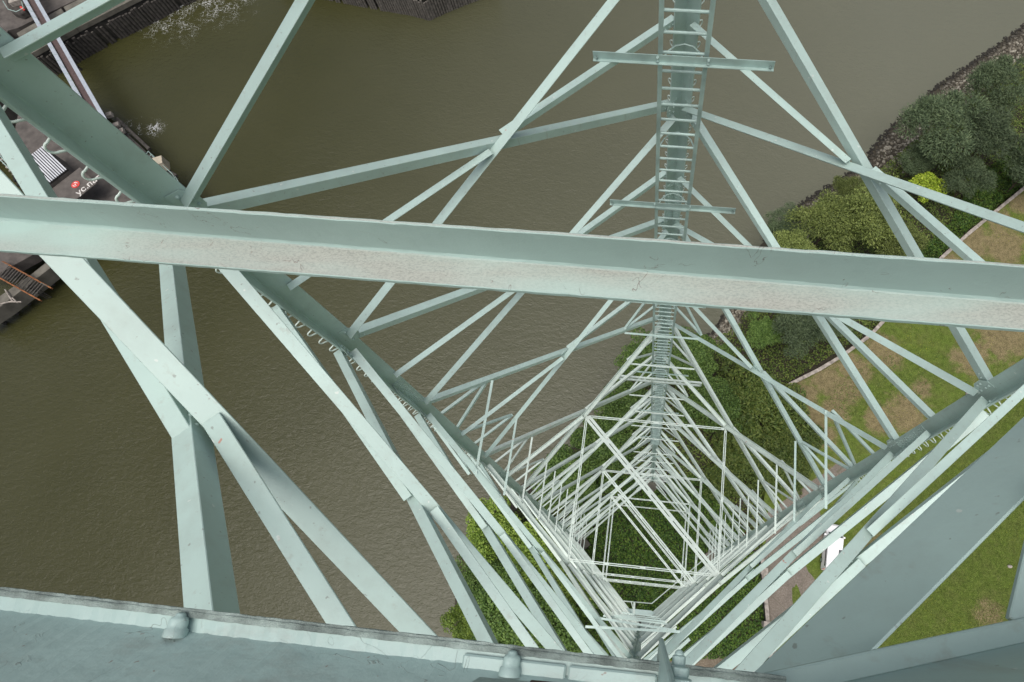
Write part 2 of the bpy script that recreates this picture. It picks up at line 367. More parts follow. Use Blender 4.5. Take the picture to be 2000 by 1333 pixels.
# trodden path along the wall and paved yard (4 mm sheets)
def sheet(pts, z, name, mat, jag=.18, sub=6):
    P = [px(x, y, z) for x, y in pts]; out = []
    for i in range(len(P)):
        a, b = P[i], P[(i+1) % len(P)]
        for k in range(sub):
            q = a.lerp(b, k/sub); out.append(q+Vector((random.uniform(-jag, jag), random.uniform(-jag, jag), 0)))
    return struct(MB().poly([(p.x, p.y) for p in out], z-.004, z), name, mat)
sheet([(1500, 1000), (1560, 960), (1640, 900), (1665, 925), (1600, 1000), (1610, 1040), (1600, 1080), (1570, 1100), (1600, 1150), (1560, 1185), (1520, 1250), (1515, 1330), (1511, 1300), (1497, 1130), (1492, 1085)], .014, 'paved_yard', M_PAVE, .10)
sheet([(1548, 1150), (1556, 1140), (1575, 1200), (1560, 1225), (1548, 1210)], .018, 'grass_strip', M_GROUND, .08)
# brown bare ground under the front of the tower
sheet([(1290, 1285), (1430, 1280), (1500, 1300), (1505, 1420), (1290, 1420)], LZ+.01, 'bare_soil', M_PATH, .3)

# ---- scatter builders
def quads(name, P, N, L, Wd, dirs, mat, parent=None, kind=None):
    """many small leaf faces: centres P, normals N, length/width L,Wd, long axis dirs"""
    N = N/np.linalg.norm(N, axis=1, keepdims=True)
    T = dirs-(dirs*N).sum(1, keepdims=True)*N; T /= np.linalg.norm(T, axis=1, keepdims=True)+1e-9; B = np.cross(N, T)
    L = L[:, None]/2; Wd = Wd[:, None]/2
    V = np.stack([P-T*L, P+B*Wd, P+T*L, P-B*Wd], 1).reshape(-1, 3); m = len(P)
    me = bpy.data.meshes.new(name); me.vertices.add(4*m); me.vertices.foreach_set('co', V.ravel().astype(np.float32))
    me.loops.add(4*m); me.loops.foreach_set('vertex_index', np.arange(4*m, dtype=np.int32))
    me.polygons.add(m); me.polygons.foreach_set('loop_start', np.arange(0, 4*m, 4, dtype=np.int32))
    try: me.polygons.foreach_set('loop_total', np.full(m, 4, dtype=np.int32))
    except Exception: pass
    me.update(calc_edges=True)
    at = me.attributes.new('rnd', 'FLOAT', 'POINT'); at.data.foreach_set('value', np.repeat(RNG.random(m), 4).astype(np.float32))
    me.materials.append(mat); me.validate()
    o = bpy.data.objects.new(name, me); link(o, parent)
    if kind: o['kind'] = kind
    return o
def unit(a): return a/np.linalg.norm(a, axis=1, keepdims=True)
def crown(name, nblob, n, leafL, leafW, style, mat, flat=.75):
    """unit-radius crown sitting round the origin"""
    d = unit(RNG.normal(size=(nblob, 3))); d[:, 2] = np.abs(d[:, 2])*1.0-.15
    rr = RNG.uniform(.35, .80, nblob); C = d*rr[:, None]*np.array([1, 1, flat]); br = RNG.uniform(.15, .27, nblob)*(1.15-.3*rr)
    C *= (1+.22*np.sin(3*np.arctan2(d[:, 1], d[:, 0])+RNG.uniform(0, 6)))[:, None]**1
    w_ = br**2; k = RNG.choice(nblob, n, p=w_/w_.sum())
    dd = unit(RNG.normal(size=(n, 3))); dd[:, 2] = np.abs(dd[:, 2])*1.1-.25; dd = unit(dd)
    rad = br[k]*(1-.45*RNG.random(n)**2.2)
    P = C[k]+dd*rad[:, None]
    out = P-np.array([0, 0, -.2]); out = unit(out)
    if style == 'willow':
        P = C[k]+dd*(br[k]*(.55+.75*RNG.random(n)**1.2))[:, None]
        T = unit(.9*dd+.5*out+.35*RNG.normal(size=(n, 3))+np.array([0, 0, .15])); Nn = unit(np.array([0, 0, 1.])+.6*RNG.normal(size=(n, 3)))
    elif style == 'bramble':
        T = unit(np.round(RNG.normal(size=(n, 3)), 0)+.3*RNG.normal(size=(n, 3))); Nn = unit(np.array([0, 0, 1.])+.5*RNG.normal(size=(n, 3)))
    else:
        T = RNG.normal(size=(n, 3)); Nn = unit(.6*dd+np.array([0, 0, .7])+.55*RNG.normal(size=(n, 3)))
    s_ = RNG.uniform(.6, 1.35, n)
    o = quads(name, P, Nn, leafL*s_, leafW*s_, T, mat); me = o.data; bpy.data.objects.remove(o); return me
PROTO = {
    'willow': [crown('crown', 46, 15000, .085, .016, 'willow', L_WILLOW) for _ in range(2)],
    'olive': [crown('crown', 60, 16000, .060, .022, 'willow', L_OLIVE) for _ in range(2)],
    'green': [crown('crown', 55, 12000, .050, .036, 'leaf', L_GREEN) for _ in range(2)],
    'fresh': [crown('crown', 50, 12000, .052, .038, 'leaf', L_FRESH) for _ in range(2)],
    'lime': [crown('crown', 30, 3600, .09, .065, 'leaf', L_LIME)],
    'bramble': [crown('crown', 60, 13000, .075, .022, 'bramble', L_BRAM, .5) for _ in range(2)],
    'red': [crown('crown', 20, 2600, .12, .08, 'leaf', L_REDS)],
}
def trunkmesh():
    mb = MB(); R_ = random.Random(3)
    pts = [(0, 0, 0), (.03, .01, .25), (.0, .04, .55), (.02, 0, .8)]
    rs = [.05, .04, .03, .015]
    def limb(pts, rs, n=7):
        vs = []; fs = []
        for p_, r in zip(pts, rs): vs += [(p_[0]+r*math.cos(2*PI*k/n), p_[1]+r*math.sin(2*PI*k/n), p_[2]) for k in range(n)]
        for i in range(len(pts)-1):
            for k in range(n): fs.append((i*n+k, i*n+(k+1) % n, (i+1)*n+(k+1) % n, (i+1)*n+k))
        mb.add(vs, fs+[tuple(range(n))[::-1], tuple((len(pts)-1)*n+k for k in range(n))])
    limb(pts, rs)
    for k in range(7):
        a = k*2.4; z0 = .25+.07*k; limb([(.01, .01, z0), (.25*math.cos(a), .25*math.sin(a), z0+.15), (.5*math.cos(a), .5*math.sin(a), z0+.22)], [.022, .014, .006], 5)
    me = bpy.data.meshes.new('trunk'); me.from_pydata(mb.v, [], mb.f); me.materials.append(M_BARK); return me
TRUNK = trunkmesh()
def tree(name, kind, x, y, rpx, label, cat='tree', group=None, zc=None, rz=None, sx=1., sy=1., vz=1.15):
    z_est = LZ+4; r = rpx*(H-z_est)/FPX
    base_z = LZ if zc is None else zc
    hgt = r*1.15+(1.6 if r > 2 else .2)
    if cat != 'tree': hgt = r*.35
    c = px(x, y, base_z+hgt)
    e = empty(name, (c.x, c.y, base_z)); tag(e, label, cat, group)
    me = random.choice(PROTO[kind]); o = bpy.data.objects.new('crown', me); link(o, e)
    o.location = (0, 0, hgt); o.rotation_euler = (0, 0, random.uniform(0, 6.28) if rz is None else rz); o.scale = (r*1.22*sx, r*1.22*sy, r*vz)
    t = bpy.data.objects.new('trunk', TRUNK); link(t, e); t.scale = (r*.8, r*.8, (hgt+r*.25) if cat == 'tree' else hgt+.2*r)
    return e
GW = 'willows and bushes along the river wall'; GT = 'trees growing round the tower'
for a in [
    ('willow_tree', 'willow', 1838, 250, 80, 'grey green feathery willow beside the rubble bank, largest of the dark willows', GW),
    ('willow_tree', 'willow', 1928, 268, 70, 'grey green willow between the large bankside willow and the right edge', GW),
    ('willow_tree', 'willow', 1950, 168, 66, 'dark willow highest up the rubble bank at the right edge', GW),
    ('willow_tree', 'willow', 1890, 352, 50, 'small dull willow just right of the lime green sapling', GW),
    ('willow_tree', 'willow', 1785, 318, 36, 'low dark willow at the foot of the rubble above the brace crossing', GW),
    ('willow_tree', 'willow', 2010, 330, 60, 'dark willow cut by the right edge above the coping wall', GW),
    ('lime_tree', 'lime', 1812, 368, 40, 'bright lime green sapling standing out among dark willows', GW),
    ('olive_tree', 'olive', 1690, 425, 78, 'big olive yellow bush crown above the long peeling beam', GW),
    ('olive_tree', 'olive', 1615, 435, 68, 'olive crown overhanging the water left of the biggest olive crown', GW),
    ('olive_tree', 'olive', 1745, 475, 55, 'olive crown between the two pale braces right of the big olive crown', GW),
    ('olive_tree', 'olive', 1655, 372, 34, 'thin yellowish willow tip at the start of the rubble bank', GW),
    ('willow_tree', 'willow', 1530, 438, 40, 'small grey green willow reaching out over the brown water', GW),
    ('olive_tree', 'olive', 1545, 500, 60, 'olive bush half hidden behind the long peeling beam', GW),
    ('fresh_tree', 'green', 1492, 650, 38, 'bright green bush directly below the long beam at the water edge', GW),
    ('willow_tree', 'willow', 1560, 640, 58, 'grey olive willow below the long beam, left of the coping wall', GW),
    ('willow_tree', 'willow', 1620, 625, 40, 'small willow touching the coping wall below the long beam', GW),
    ('broadleaf_tree', 'green', 1255, 705, 55, 'green tree top left of the ladder at the river edge', GT),
    ('broadleaf_tree', 'green', 1350, 700, 62, 'green tree top just right of the ladder below the long beam', GT),
    ('broadleaf_tree', 'green', 1225, 790, 60, 'green tree top behind the railed bracket on the ladder', GT),
    ('broadleaf_tree', 'green', 1110, 925, 60, 'green tree at the river edge seen through the left lattice face', GT),
    ('broadleaf_tree', 'green', 1185, 870, 66, 'green tree inside the left lattice face below the first square frame', GT),
    ('broadleaf_tree', 'green', 1075, 965, 36, 'small green tree tucked against the left leg', GT),
    ('broadleaf_tree', 'green', 1390, 800, 60, 'dark green tree top between ladder and right lattice face', GT),
    ('bramble_thicket', 'bramble', 1470, 800, 92, 'tangled yellow green thicket right of the ladder, nearest the wall', GT),
    ('bramble_thicket', 'bramble', 1540, 890, 70, 'tangled thicket spreading to the edge of the dry meadow', GT),
    ('bramble_thicket', 'bramble', 1445, 915, 75, 'tangled thicket seen through the dense right lattice face', GT),
    ('fresh_tree', 'fresh', 970, 1040, 60, 'fresh green tree overhanging the river at lower left, topmost of its row', GT),
    ('fresh_tree', 'fresh', 1040, 1085, 66, 'fresh green tree between the river and the left leg', GT),
    ('broadleaf_tree', 'green', 950, 1140, 58, 'mid green tree at the lower left water edge beside the small float', GT),
    ('fresh_tree', 'fresh', 915, 1215, 44, 'yellow green tree at the water edge just above the nearest beam', GT),
    ('broadleaf_tree', 'green', 1010, 1180, 74, 'mid green tree behind the lower left braces', GT),
    ('broadleaf_tree', 'green', 1090, 1245, 70, 'mid green tree above the bolt head of the nearest beam', GT),
    ('fresh_tree', 'fresh', 1105, 1150, 56, 'fresh green tree against the lower left lattice face', GT),
    ('broadleaf_tree', 'green', 960, 1290, 55, 'mid green tree cut off by the nearest beam', GT),
    ('red_shrub', 'red', 1461, 1048, 11, 'small dark red shrub beside the right leg', GT),
]:
    nm, kd, x, y, r, lb, g = a
    tree(nm, kd, x, y, r, lb, 'thicket' if 'thicket' in nm else ('shrub' if 'shrub' in nm else 'tree'), g)

def inpoly(P, poly):
    x, y = P[:, 0], P[:, 1]; ins = np.zeros(len(P), bool); n = len(poly); j = n-1
    for i in range(n):
        xi, yi = poly[i][:2]; xj, yj = poly[j][:2]
        ins ^= ((yi > y) != (yj > y)) & (x < (xj-xi)*(y-yi)/(yj-yi+1e-12)+xi); j = i
    return ins
def hnoise(x, y):
    return (np.sin(x*1.3+1)*np.cos(y*1.7)+.6*np.sin(x*2.9+y*2.1)+.4*np.cos(x*4.7-y*3.9)+.3*np.sin(7.1*x+2)*np.sin(6.3*y))/2.3
def cover(name, pts, z, dens, hgt, leaf, mat, label=None):
    poly = [px(x, y, z) for x, y in pts]; xs = [p.x for p in poly]; ys = [p.y for p in poly]
    x0, x1, y0, y1 = min(xs), max(xs), min(ys), max(ys); m = int((x1-x0)*(y1-y0)*dens)
    P = np.column_stack([RNG.uniform(x0, x1, m), RNG.uniform(y0, y1, m)]); P = P[inpoly(P, poly)]; m = len(P)
    zz = z+hgt*(.5+.5*hnoise(P[:, 0], P[:, 1]))*(.75+.25*RNG.random(m))+.08*RNG.random(m)
    P3 = np.column_stack([P, zz]); N = np.array([0, 0, 1.])+.55*RNG.normal(size=(m, 3)); s_ = RNG.uniform(.6, 1.4, m)
    o = quads(name, P3, N, leaf*s_, leaf*.75*s_, RNG.normal(size=(m, 3)), mat, kind='stuff')
    if label: o['label'] = label
    return o
cover('ivy_ground_cover', [(1135, 930), (1390, 930), (1480, 1090), (1492, 1130), (1500, 1225), (1505, 1290), (1400, 1285), (1300, 1290), (1170, 1300), (1100, 1220), (1100, 1050)], LZ, 130, 1.1, .20, L_IVY, 'dark green ivy carpet under and beside the tower')
cover('undergrowth', [(1900, 180), (2080, 60), (2080, 290), (1990, 372), (1835, 500), (1700, 650), (1540, 748), (1515, 810), (1490, 1000), (1488, 1100), (1390, 930), (1135, 930), (1100, 1050), (1100, 1220), (1170, 1300), (900, 1330), (905, 1100), (1110, 900), (1200, 770), (1440, 640), (1520, 470), (1700, 350)], LZ, 62, 1.5, .20, L_BRAM, 'low tangled undergrowth between the trees')
cover('shrub_belt', [(1850, 440), (1900, 350), (1990, 290), (2070, 270), (2000, 362), (1890, 452), (1838, 498), (1770, 572), (1740, 540)], LZ, 120, 1.9, .20, L_IVY, 'green climbing shrubs along the river side of the coping wall')
cover('weed_patch', [(1610, 780), (1660, 730), (1745, 690), (1850, 690), (1870, 740), (1810, 770), (1700, 800), (1640, 830)], .0, 26, .22, .12, L_BRAM, 'weeds in the meadow by the earth path')
# grass on the terrace near the tower: real tufts, one object
def grass(name, pts, dens, mat):
    poly = [px(x, y, 0) for x, y in pts]; xs = [p.x for p in poly]; ys = [p.y for p in poly]
    m = int((max(xs)-min(xs))*(max(ys)-min(ys))*dens)
    P = np.column_stack([RNG.uniform(min(xs), max(xs), m), RNG.uniform(min(ys), max(ys), m)]); P = P[inpoly(P, poly)]; m = len(P)
    P3 = np.column_stack([P, .03+.05*RNG.random(m)]); N = np.array([0, 0, .7])+.6*RNG.normal(size=(m, 3))
    return quads(name, P3, N, RNG.uniform(.08, .2, m), RNG.uniform(.02, .05, m), RNG.normal(size=(m, 3)), mat, kind='stuff')
L_GRASS = leafmat('lawn_blade', (.04, .065, .012), (.10, .15, .026), (.20, .23, .06))
g_ = grass('lawn_grass', [(1600, 1300), (1660, 1140), (1700, 1000), (1800, 900), (2030, 760), (2060, 1300), (1900, 1340)], 160, L_GRASS)
g_['label'] = 'short green lawn right of the tower'

# riprap: stones along the right shore
def stones():
    P = []; ico = [(0, 0, 1), (.894, 0, .447), (.276, .851, .447), (-.724, .526, .447), (-.724, -.526, .447), (.276, -.851, .447), (.724, .526, -.447), (-.276, .851, -.447), (-.894, 0, -.447), (-.276, -.851, -.447), (.724, -.526, -.447)]
    F = [(0, 1, 2), (0, 2, 3), (0, 3, 4), (0, 4, 5), (0, 5, 1), (1, 6, 2), (2, 7, 3), (3, 8, 4), (4, 9, 5), (5, 10, 1), (2, 6, 7), (3, 7, 8), (4, 8, 9), (5, 9, 10), (1, 10, 6)]
    vs = []; fs = []; rn = []; R_ = random.Random(5)
    segs = [(i, (shore(i, 0)-shore(i+1, 0)).length) for i in range(1, 15)]; tot = sum(s_[1] for s_ in segs)
    for i, L in segs:
        for _ in range(int(L*5.8*13)):
            t = R_.random(); k = R_.uniform(.12, 1.12); kk = min(k, 1)
            q = shore(i, kk).lerp(shore(i+1, kk), t)
            if k > 1:
                q += (shore(i, 1)-shore(i, 0)).normalized()*Vector((1, 1, 0)).length*(k-1)*4; q.z = LZ
            r = R_.uniform(.10, .27)*(1.15 if R_.random() < .1 else 1); b = len(vs); a = R_.uniform(0, 6.3); ca, sa = math.cos(a), math.sin(a); sx_, sy_, sz_ = R_.uniform(.7, 1.3), R_.uniform(.6, 1.0), R_.uniform(.4, .8)
            for (x, y, z) in ico:
                j = R_.uniform(.8, 1.2); x, y, z = x*r*sx_*j, y*r*sy_*j, z*r*sz_*j
                vs.append((q.x+x*ca-y*sa, q.y+x*sa+y*ca, q.z+z+r*.2))
            fs += [tuple(b+c for c in f) for f in F]; rn += [R_.random()]*11
    me = bpy.data.meshes.new('riprap'); me.from_pydata(vs, [], fs); me.materials.append(M_STONE)
    at = me.attributes.new('rnd', 'FLOAT', 'POINT'); at.data.foreach_set('value', rn)
    o = bpy.data.objects.new('riprap_stones', me); link(o); o['kind'] = 'stuff'; o['label'] = 'band of grey rubble stones along the right river bank'
stones()
def boulder(x, y, r, z, label, mat=M_COPE):
    mb = MB(); c = px(x, y, z); rr = random.Random(int(x))
    n, m = 10, 6; vs = [c+Vector((0, 0, -r*.3))]
    vs = []
    for j in range(m+1):
        t = -PI/2+PI*j/m
        for k in range(n):
            q = r*rr.uniform(.85, 1.12); vs.append(c+Vector((q*math.cos(t)*math.cos(2*PI*k/n)*1.25, q*math.cos(t)*math.sin(2*PI*k/n)*.9, q*.65*math.sin(t)+r*.3)))
    fs = [(j*n+k, j*n+(k+1) % n, (j+1)*n+(k+1) % n, (j+1)*n+k) for j in range(m) for k in range(n)]
    tag(mb.add(vs, fs).build('boulder', mat, smooth=True), label, 'boulder', 'boulders by the right leg')
boulder(1899, 777, .62, 0, 'pinkish pale boulder beside the right leg, larger of the pair')
boulder(1893, 770, .40, 0, 'small pale boulder touching the pinkish boulder by the right leg')
boulder(1881, 795, .24, 0, 'little pale stone below the pinkish boulder')
boulder(1972, 1107, .22, 0, 'lone pale stone on the lawn near the right edge')

# ================================================================== WALLS, DOCK, RIVER THINGS
def lowwall(pts, z0, z1, wd, name, label, off=0.0):
    P = [px(x, y, z1) for x, y in pts]; e = empty(name, (P[0].x, P[0].y, z0)); tag(e, label, 'wall')
    a, b = MB(), MB()
    for i in range(len(P)-1):
        p, q = P[i], P[i+1]; d = (q-p).normalized(); 
        a.bar(Vector((p.x, p.y, (z0+z1-.12)/2))-d*.02, Vector((q.x, q.y, (z0+z1-.12)/2))+d*.02, wd*.8, z1-.12-z0)
        L = (q-p).length; k = max(1, int(L/1.6))
        for j in range(k):
            s0, s1 = p.lerp(q, j/k), p.lerp(q, (j+1)/k); s0.z = s1.z = z1-.06+random.uniform(-.01, .01)
            b.bar(s0+d*.012, s1-d*.012, wd*random.uniform(.95, 1.05), .12)
    a.build('wall_body', M_DWALL, e); b.build('coping', M_COPE, e, bevel=.015)
    return e
lowwall(WALL, -1.6, .35, .42, 'retaining_wall', 'low pale coped retaining wall running diagonally between willows and dry meadow')
e = lowwall(VW, -1.6, .55, .40, 'yard_wall', 'short brown coped wall between the ivy and the paved yard')
for (x, y) in ((1493, 1116), (1498, 1221)):
    c = px(x, y, .6); m = MB(); m.box((c.x, c.y, -.45), .62, .62, 2.2); m.box((c.x, c.y, .70), .74, .74, .12); m.build('pier', M_COPE, e, bevel=.02)
# white van
def van():
    a, b = px(1630, 1024, .9), px(1622, 1114, .9); d = (a-b); d.z = 0; L = d.length; d.normalize(); s_ = Vector((-d.y, d.x, 0)); c = (a+b)/2; c.z = 0
    e = empty('van', c); tag(e, 'white pickup style van parked on the grass beside the paved yard', 'van')
    W = 1.84; Hs = [(-.5, .35, .95), (-.5, .95, .92), (-.47, 1.05, .88)]
    prof = [(-.50, .35), (-.50, 1.35), (-.485, 1.95), (-.46, 2.02), (.16, 2.02), (.20, 1.98), (.30, 1.30), (.34, 1.18), (.46, 1.02), (.495, .85), (.50, .35)]
    def loft(prof, w0, w1, zs, mat, name, par=e, bevel=.03):
        vs = []; n = len(prof)
        for sd_ in (-1, 1):
            for (t, z) in prof:
                ww = w0 if z < 1.25 else w0+(w1-w0)*min(1, (z-1.25)/.75); vs.append(c+d*t*L+s_*sd_*ww/2+Vector((0, 0, z)))
        fs = [tuple(range(n)), tuple(range(n, 2*n))[::-1]]+[(i, n+i, n+(i+1) % n, (i+1) % n) for i in range(n)]
        return MB().add(vs, fs).build(name, mat, par, bevel=bevel, seg=2)
    loft(prof, W, W*.86, None, M_WHITE, 'body')
    def plate(t0, z0, t1, z1, wd, name, mat, up=.012):
        P, Q = c+d*t0*L+Vector((0, 0, z0)), c+d*t1*L+Vector((0, 0, z1)); dd = (Q-P).normalized(); nn = s_.cross(dd)
        if nn.z < 0: nn = -nn
        return MB().prism(P+nn*up, Q+nn*up, [(-wd/2, -.01), (wd/2, -.01), (wd/2, .012), (-wd/2, .012)], s_, nn).build(name, mat, e)
    plate(.205, 1.93, .292, 1.36, W*.76, 'windscreen', M_GLASS)
    m = MB(); m.bar(c-d*L*.492+s_*-.6+Vector((0, 0, 1.62)), c-d*L*.492+s_*.6+Vector((0, 0, 1.62)), .05, .42, (0, 0, 1)); m.build('rear_window', M_GLASS, e)
    for q in (-1, 1):
        m = MB(); m.prism(c+d*L*-.44+s_*q*(W*.465)+Vector((0, 0, 1.42)), c+d*L*.02+s_*q*(W*.465)+Vector((0, 0, 1.42)), [(0, .1), (.03, .1), (-.0, .36), (-.03, .36)], s_*q, Vector((0, 0, 1))); m.build('side_window', M_GLASS, e)
        m = MB(); m.box(c+d*L*.23+s_*q*(W*.56)+Vector((0, 0, 1.35)), .2, .22, .2, math.atan2(d.y, d.x)); m.build('side_mirror', M_WHITE, e, bevel=.03)
        for t in (-.31, .32):
            o = MB().tube(c+d*L*t+s_*q*(W*.5-.22)+Vector((0, 0, .34)), c+d*L*t+s_*q*(W*.5+.02)+Vector((0, 0, .34)), .34, 18).build('wheel', M_TYRE, e, bevel=.02)
            MB().tube(c+d*L*t+s_*q*(W*.5+.02)+Vector((0, 0, .34)), c+d*L*t+s_*q*(W*.5+.03)+Vector((0, 0, .34)), .2, 14).build('rim', M_GALV, o)
        MB().box(c+d*L*.485+s_*q*.68+Vector((0, 0, .86)), .12, .30, .16, math.atan2(d.y, d.x)).build('headlight', M_LBLUE, e, bevel=.02)
        MB().box(c-d*L*.503+s_*q*.78+Vector((0, 0, 1.05)), .05, .16, .4, math.atan2(d.y, d.x)).build('tail_light', M_RED, e)
    MB().box(c-d*L*.515+Vector((0, 0, .5)), .14, W*.96, .22, math.atan2(d.y, d.x)).build('rear_bumper', M_COPE, e, bevel=.03)
    MB().box(c-d*L*.12+s_*-.52+Vector((0, 0, 2.05)), .62, .30, .06, math.atan2(d.y, d.x)).build('roof_vent', M_GLASS, e, bevel=.01)
    m = MB()
    for q in (-.06, -.07): m.bar(c+d*L*(-.20)+s_*-.78+Vector((0, 0, 2.03)), c+d*L*(-.20)+s_*.78+Vector((0, 0, 2.03)), .02, .01)
    m = MB(); m.bar(c+d*L*-.02+s_*-.74+Vector((0, 0, 2.03)), c+d*L*-.02+s_*.74+Vector((0, 0, 2.03)), .025, .012); m.build('roof_seam', M_COPE, e)
van()

# dock, left: quay of concrete with a timber pile face
M_GREYWOOD = plain('silvered_timber', (.115, .105, .092), .9, 0, .5, 2.6, .5)
def pilewall(pts, ztop, name, label, step=.55, lean=.0, cap=1.6, capmat=M_CONC, pm=M_WOOD):
    """pts: pixel line of the cap's river edge at ztop"""
    P = [px(x, y, ztop) for x, y in pts]; e = empty(name, (P[0].x, P[0].y, WZ)); tag(e, label, 'quay wall')
    inn = Vector((-.4, 1, 0))
    capm = MB(); back = MB()
    for i in range(len(P)-1):
        p, q = P[i], P[i+1]; d = (q-p).normalized(); nrm = Vector((-d.y, d.x, 0))
        if nrm.dot(CAM-p) > 0: nrm = -nrm          # away from the tower
        capm.prism(Vector((p.x, p.y, ztop))+nrm*.35, Vector((q.x, q.y, ztop))+nrm*.35, [(0, 0), (cap, 0), (cap, -.7), (0, -.7)], nrm, Vector((0, 0, 1)))
        back.prism(Vector((p.x, p.y, WZ-.6))+nrm*.55, Vector((q.x, q.y, WZ-.6))+nrm*.55, [(0, 0), (cap, 0), (cap, ztop-WZ-.15), (0, ztop-WZ-.15)], nrm, Vector((0, 0, 1)))
        k = int((q-p).length/step)
        for j in range(k):
            if random.random() < .07: continue
            s_ = p.lerp(q, (j+.5)/k)+nrm*random.uniform(.0, .14); r = step*random.uniform(.40, .56); zt = ztop-.7-random.uniform(.02, .55); zb = WZ-random.uniform(.2, .5)
            MB().prism(Vector((s_.x, s_.y, zb)), Vector((s_.x, s_.y, zt))-nrm*0, [(r*math.cos(PI/4*a+.2), r*.7*math.sin(PI/4*a+.2)) for a in range(8)], d, nrm).build('timber_pile', pm, e, bevel=.02)
    capm.build('concrete_cap', capmat, e, bevel=.03); back.build('backing_wall', M_DWALL, e)
    return e
pilewall([(62, 108), (150, 58), (225, 20), (300, -18), (420, -80)], .9, 'timber_quay', 'dark timber pile quay with a concrete cap at the top left, behind the foam', .52, cap=5.5)
pilewall([(500, -82), (600, -50), (700, -31), (780, -17), (820, -7), (880, -33), (960, -62)], 1.2, 'timber_dolphin', 'grey timber piled jetty head poking in at the top centre', .42, cap=4.0, capmat=M_GREYWOOD, pm=M_GREYWOOD)
# quay yard behind, left
def slab(pts, z0, z1, name, mat, label=None, cat=None, kind='structure', bevel=0):
    P = [px(x, y, z1) for x, y in pts]; o = MB().poly([(p.x, p.y) for p in P], z0, z1).build(name, mat, bevel=bevel)
    if kind: o['kind'] = kind
    if label: tag(o, label, cat)
    return o
slab([(-900, 900), (-700, 250), (-160, -500), (330, -420), (250, -60), (160, -5), (75, 35), (35, 55), (15, 60), (-10, 200), (-80, 330), (-200, 520), (-420, 800)], WZ-.5, .5, 'dock_yard', M_DECK)
# pale blue footbridge girder
def girder():
    A0, A1 = px(-40, -150, 3.2), px(232, 335, 3.2); B0 = px(5, -150, 3.2)
    e = empty('footbridge', A0); tag(e, 'narrow pale blue steel gangway crossing behind the upper left leg', 'footbridge')
    d = (A1-A0).normalized(); s_ = Vector((-d.y, d.x, 0))
    if s_.dot(px(300, 0, 3.2)-A0) < 0: s_ = -s_
    for k, nm in ((0, 'girder'), (1.45, 'girder')):
        MB().prism(A0+s_*k, A1+s_*k, [(0, 0), (.55, 0), (.55, .08), (0, .08)], s_, Vector((0, 0, 1))).build(nm, M_LBLUE, e, bevel=.01)
    m = MB(); m.prism(A0+s_*.55-Vector((0, 0, .3)), A1+s_*.55-Vector((0, 0, .3)), [(0, 0), (.9, 0), (.9, .06), (0, .06)], s_, Vector((0, 0, 1))); m.build('deck', plain('dull_red_deck', (.075, .05, .048), .8), e)
    m = MB(); L = (A1-A0).length
    for k in range(int(L/1.5)):
        q = A0+d*k*1.5; m.bar(q+Vector((0, 0, .12)), q+s_*.5+d*.5+Vector((0, 0, .12)), .04, .03)
    m.build('bracing', M_GALV, e)
    m = MB()
    for k in range(5): q = A0.lerp(A1, .1+.2*k); m.bar(Vector((q.x, q.y, WZ-.5)), Vector((q.x, q.y, 3.1)), .3, .3)
    m.build('support_post', M_WOOD, e)
girder()
# landing stage with railings along the left water edge
def railing(e, pts, zb, h=1.1, n=None, mat=M_GALV, r=.045):
    P = [Vector((p.x, p.y, zb)) for p in (px(x, y, zb) for x, y in pts)]
    for i in range(len(P)-1):
        p, q = P[i], P[i+1]; m = MB()
        for hh in (h, h*.5): m.tube(p+Vector((0, 0, hh)), q+Vector((0, 0, hh)), r*.8, 6)
        k = max(1, int((q-p).length/1.5))
        for j in range(k+1): s_ = p.lerp(q, j/k); m.tube(s_, s_+Vector((0, 0, h)), r, 6)
        m.build('railing', mat, e)
def stage():
    z = 1.0
    pts = [(100, 170), (158, 192), (215, 240), (262, 292), (300, 330), (345, 352), (380, 400), (330, 430), (190, 420), (60, 400), (20, 300), (40, 200)]
    P = [px(x, y, z) for x, y in pts]; e = empty('landing_stage', (P[0].x, P[0].y, WZ)); tag(e, 'old landing stage with pipe railings along the water behind the upper left leg', 'landing stage')
    MB().poly([(p.x, p.y) for p in P], z-.3, z).build('deck', M_DECK, e)
    railing(e, [(110, 175), (158, 193), (178, 212), (215, 243), (245, 278)], z)
    railing(e, [(282, 335), (302, 306), (312, 318)], z); railing(e, [(318, 322), (348, 350), (378, 398)], z)
    railing(e, [(120, 205), (200, 262), (240, 300)], z)
    m = MB()
    for x, y in ((214, 225), (228, 245), (237, 257)): c = px(x, y, z+.3); m.box(c, .8, .7, .5, .5); 
    m.build('bollard_block', M_COPE, e, bevel=.04)
    c = px(310, 322, z+.8); MB().box(c, 2.0, 1.3, 1.5, .45).build('cabinet', M_CREAM, e, bevel=.04)
    for a_, b_ in (((228, 232), (292, 292)), ((232, 250), (285, 300)), ((290, 305), (345, 345))):
        p, q = px(*a_, z-.6), px(*b_, z-.6); MB().bar(p, q, .45, .4).build('timber_fender', M_WOOD, e, bevel=.03)
    for x, y in ((160, 200), (215, 245), (262, 300), (300, 335), (345, 355), (370, 395)):
        p = px(x, y, z-.3); MB().tube((p.x, p.y, WZ-.6), (p.x, p.y, z-.3), .22, 10).build('timber_pile', M_WOOD, e)
stage()
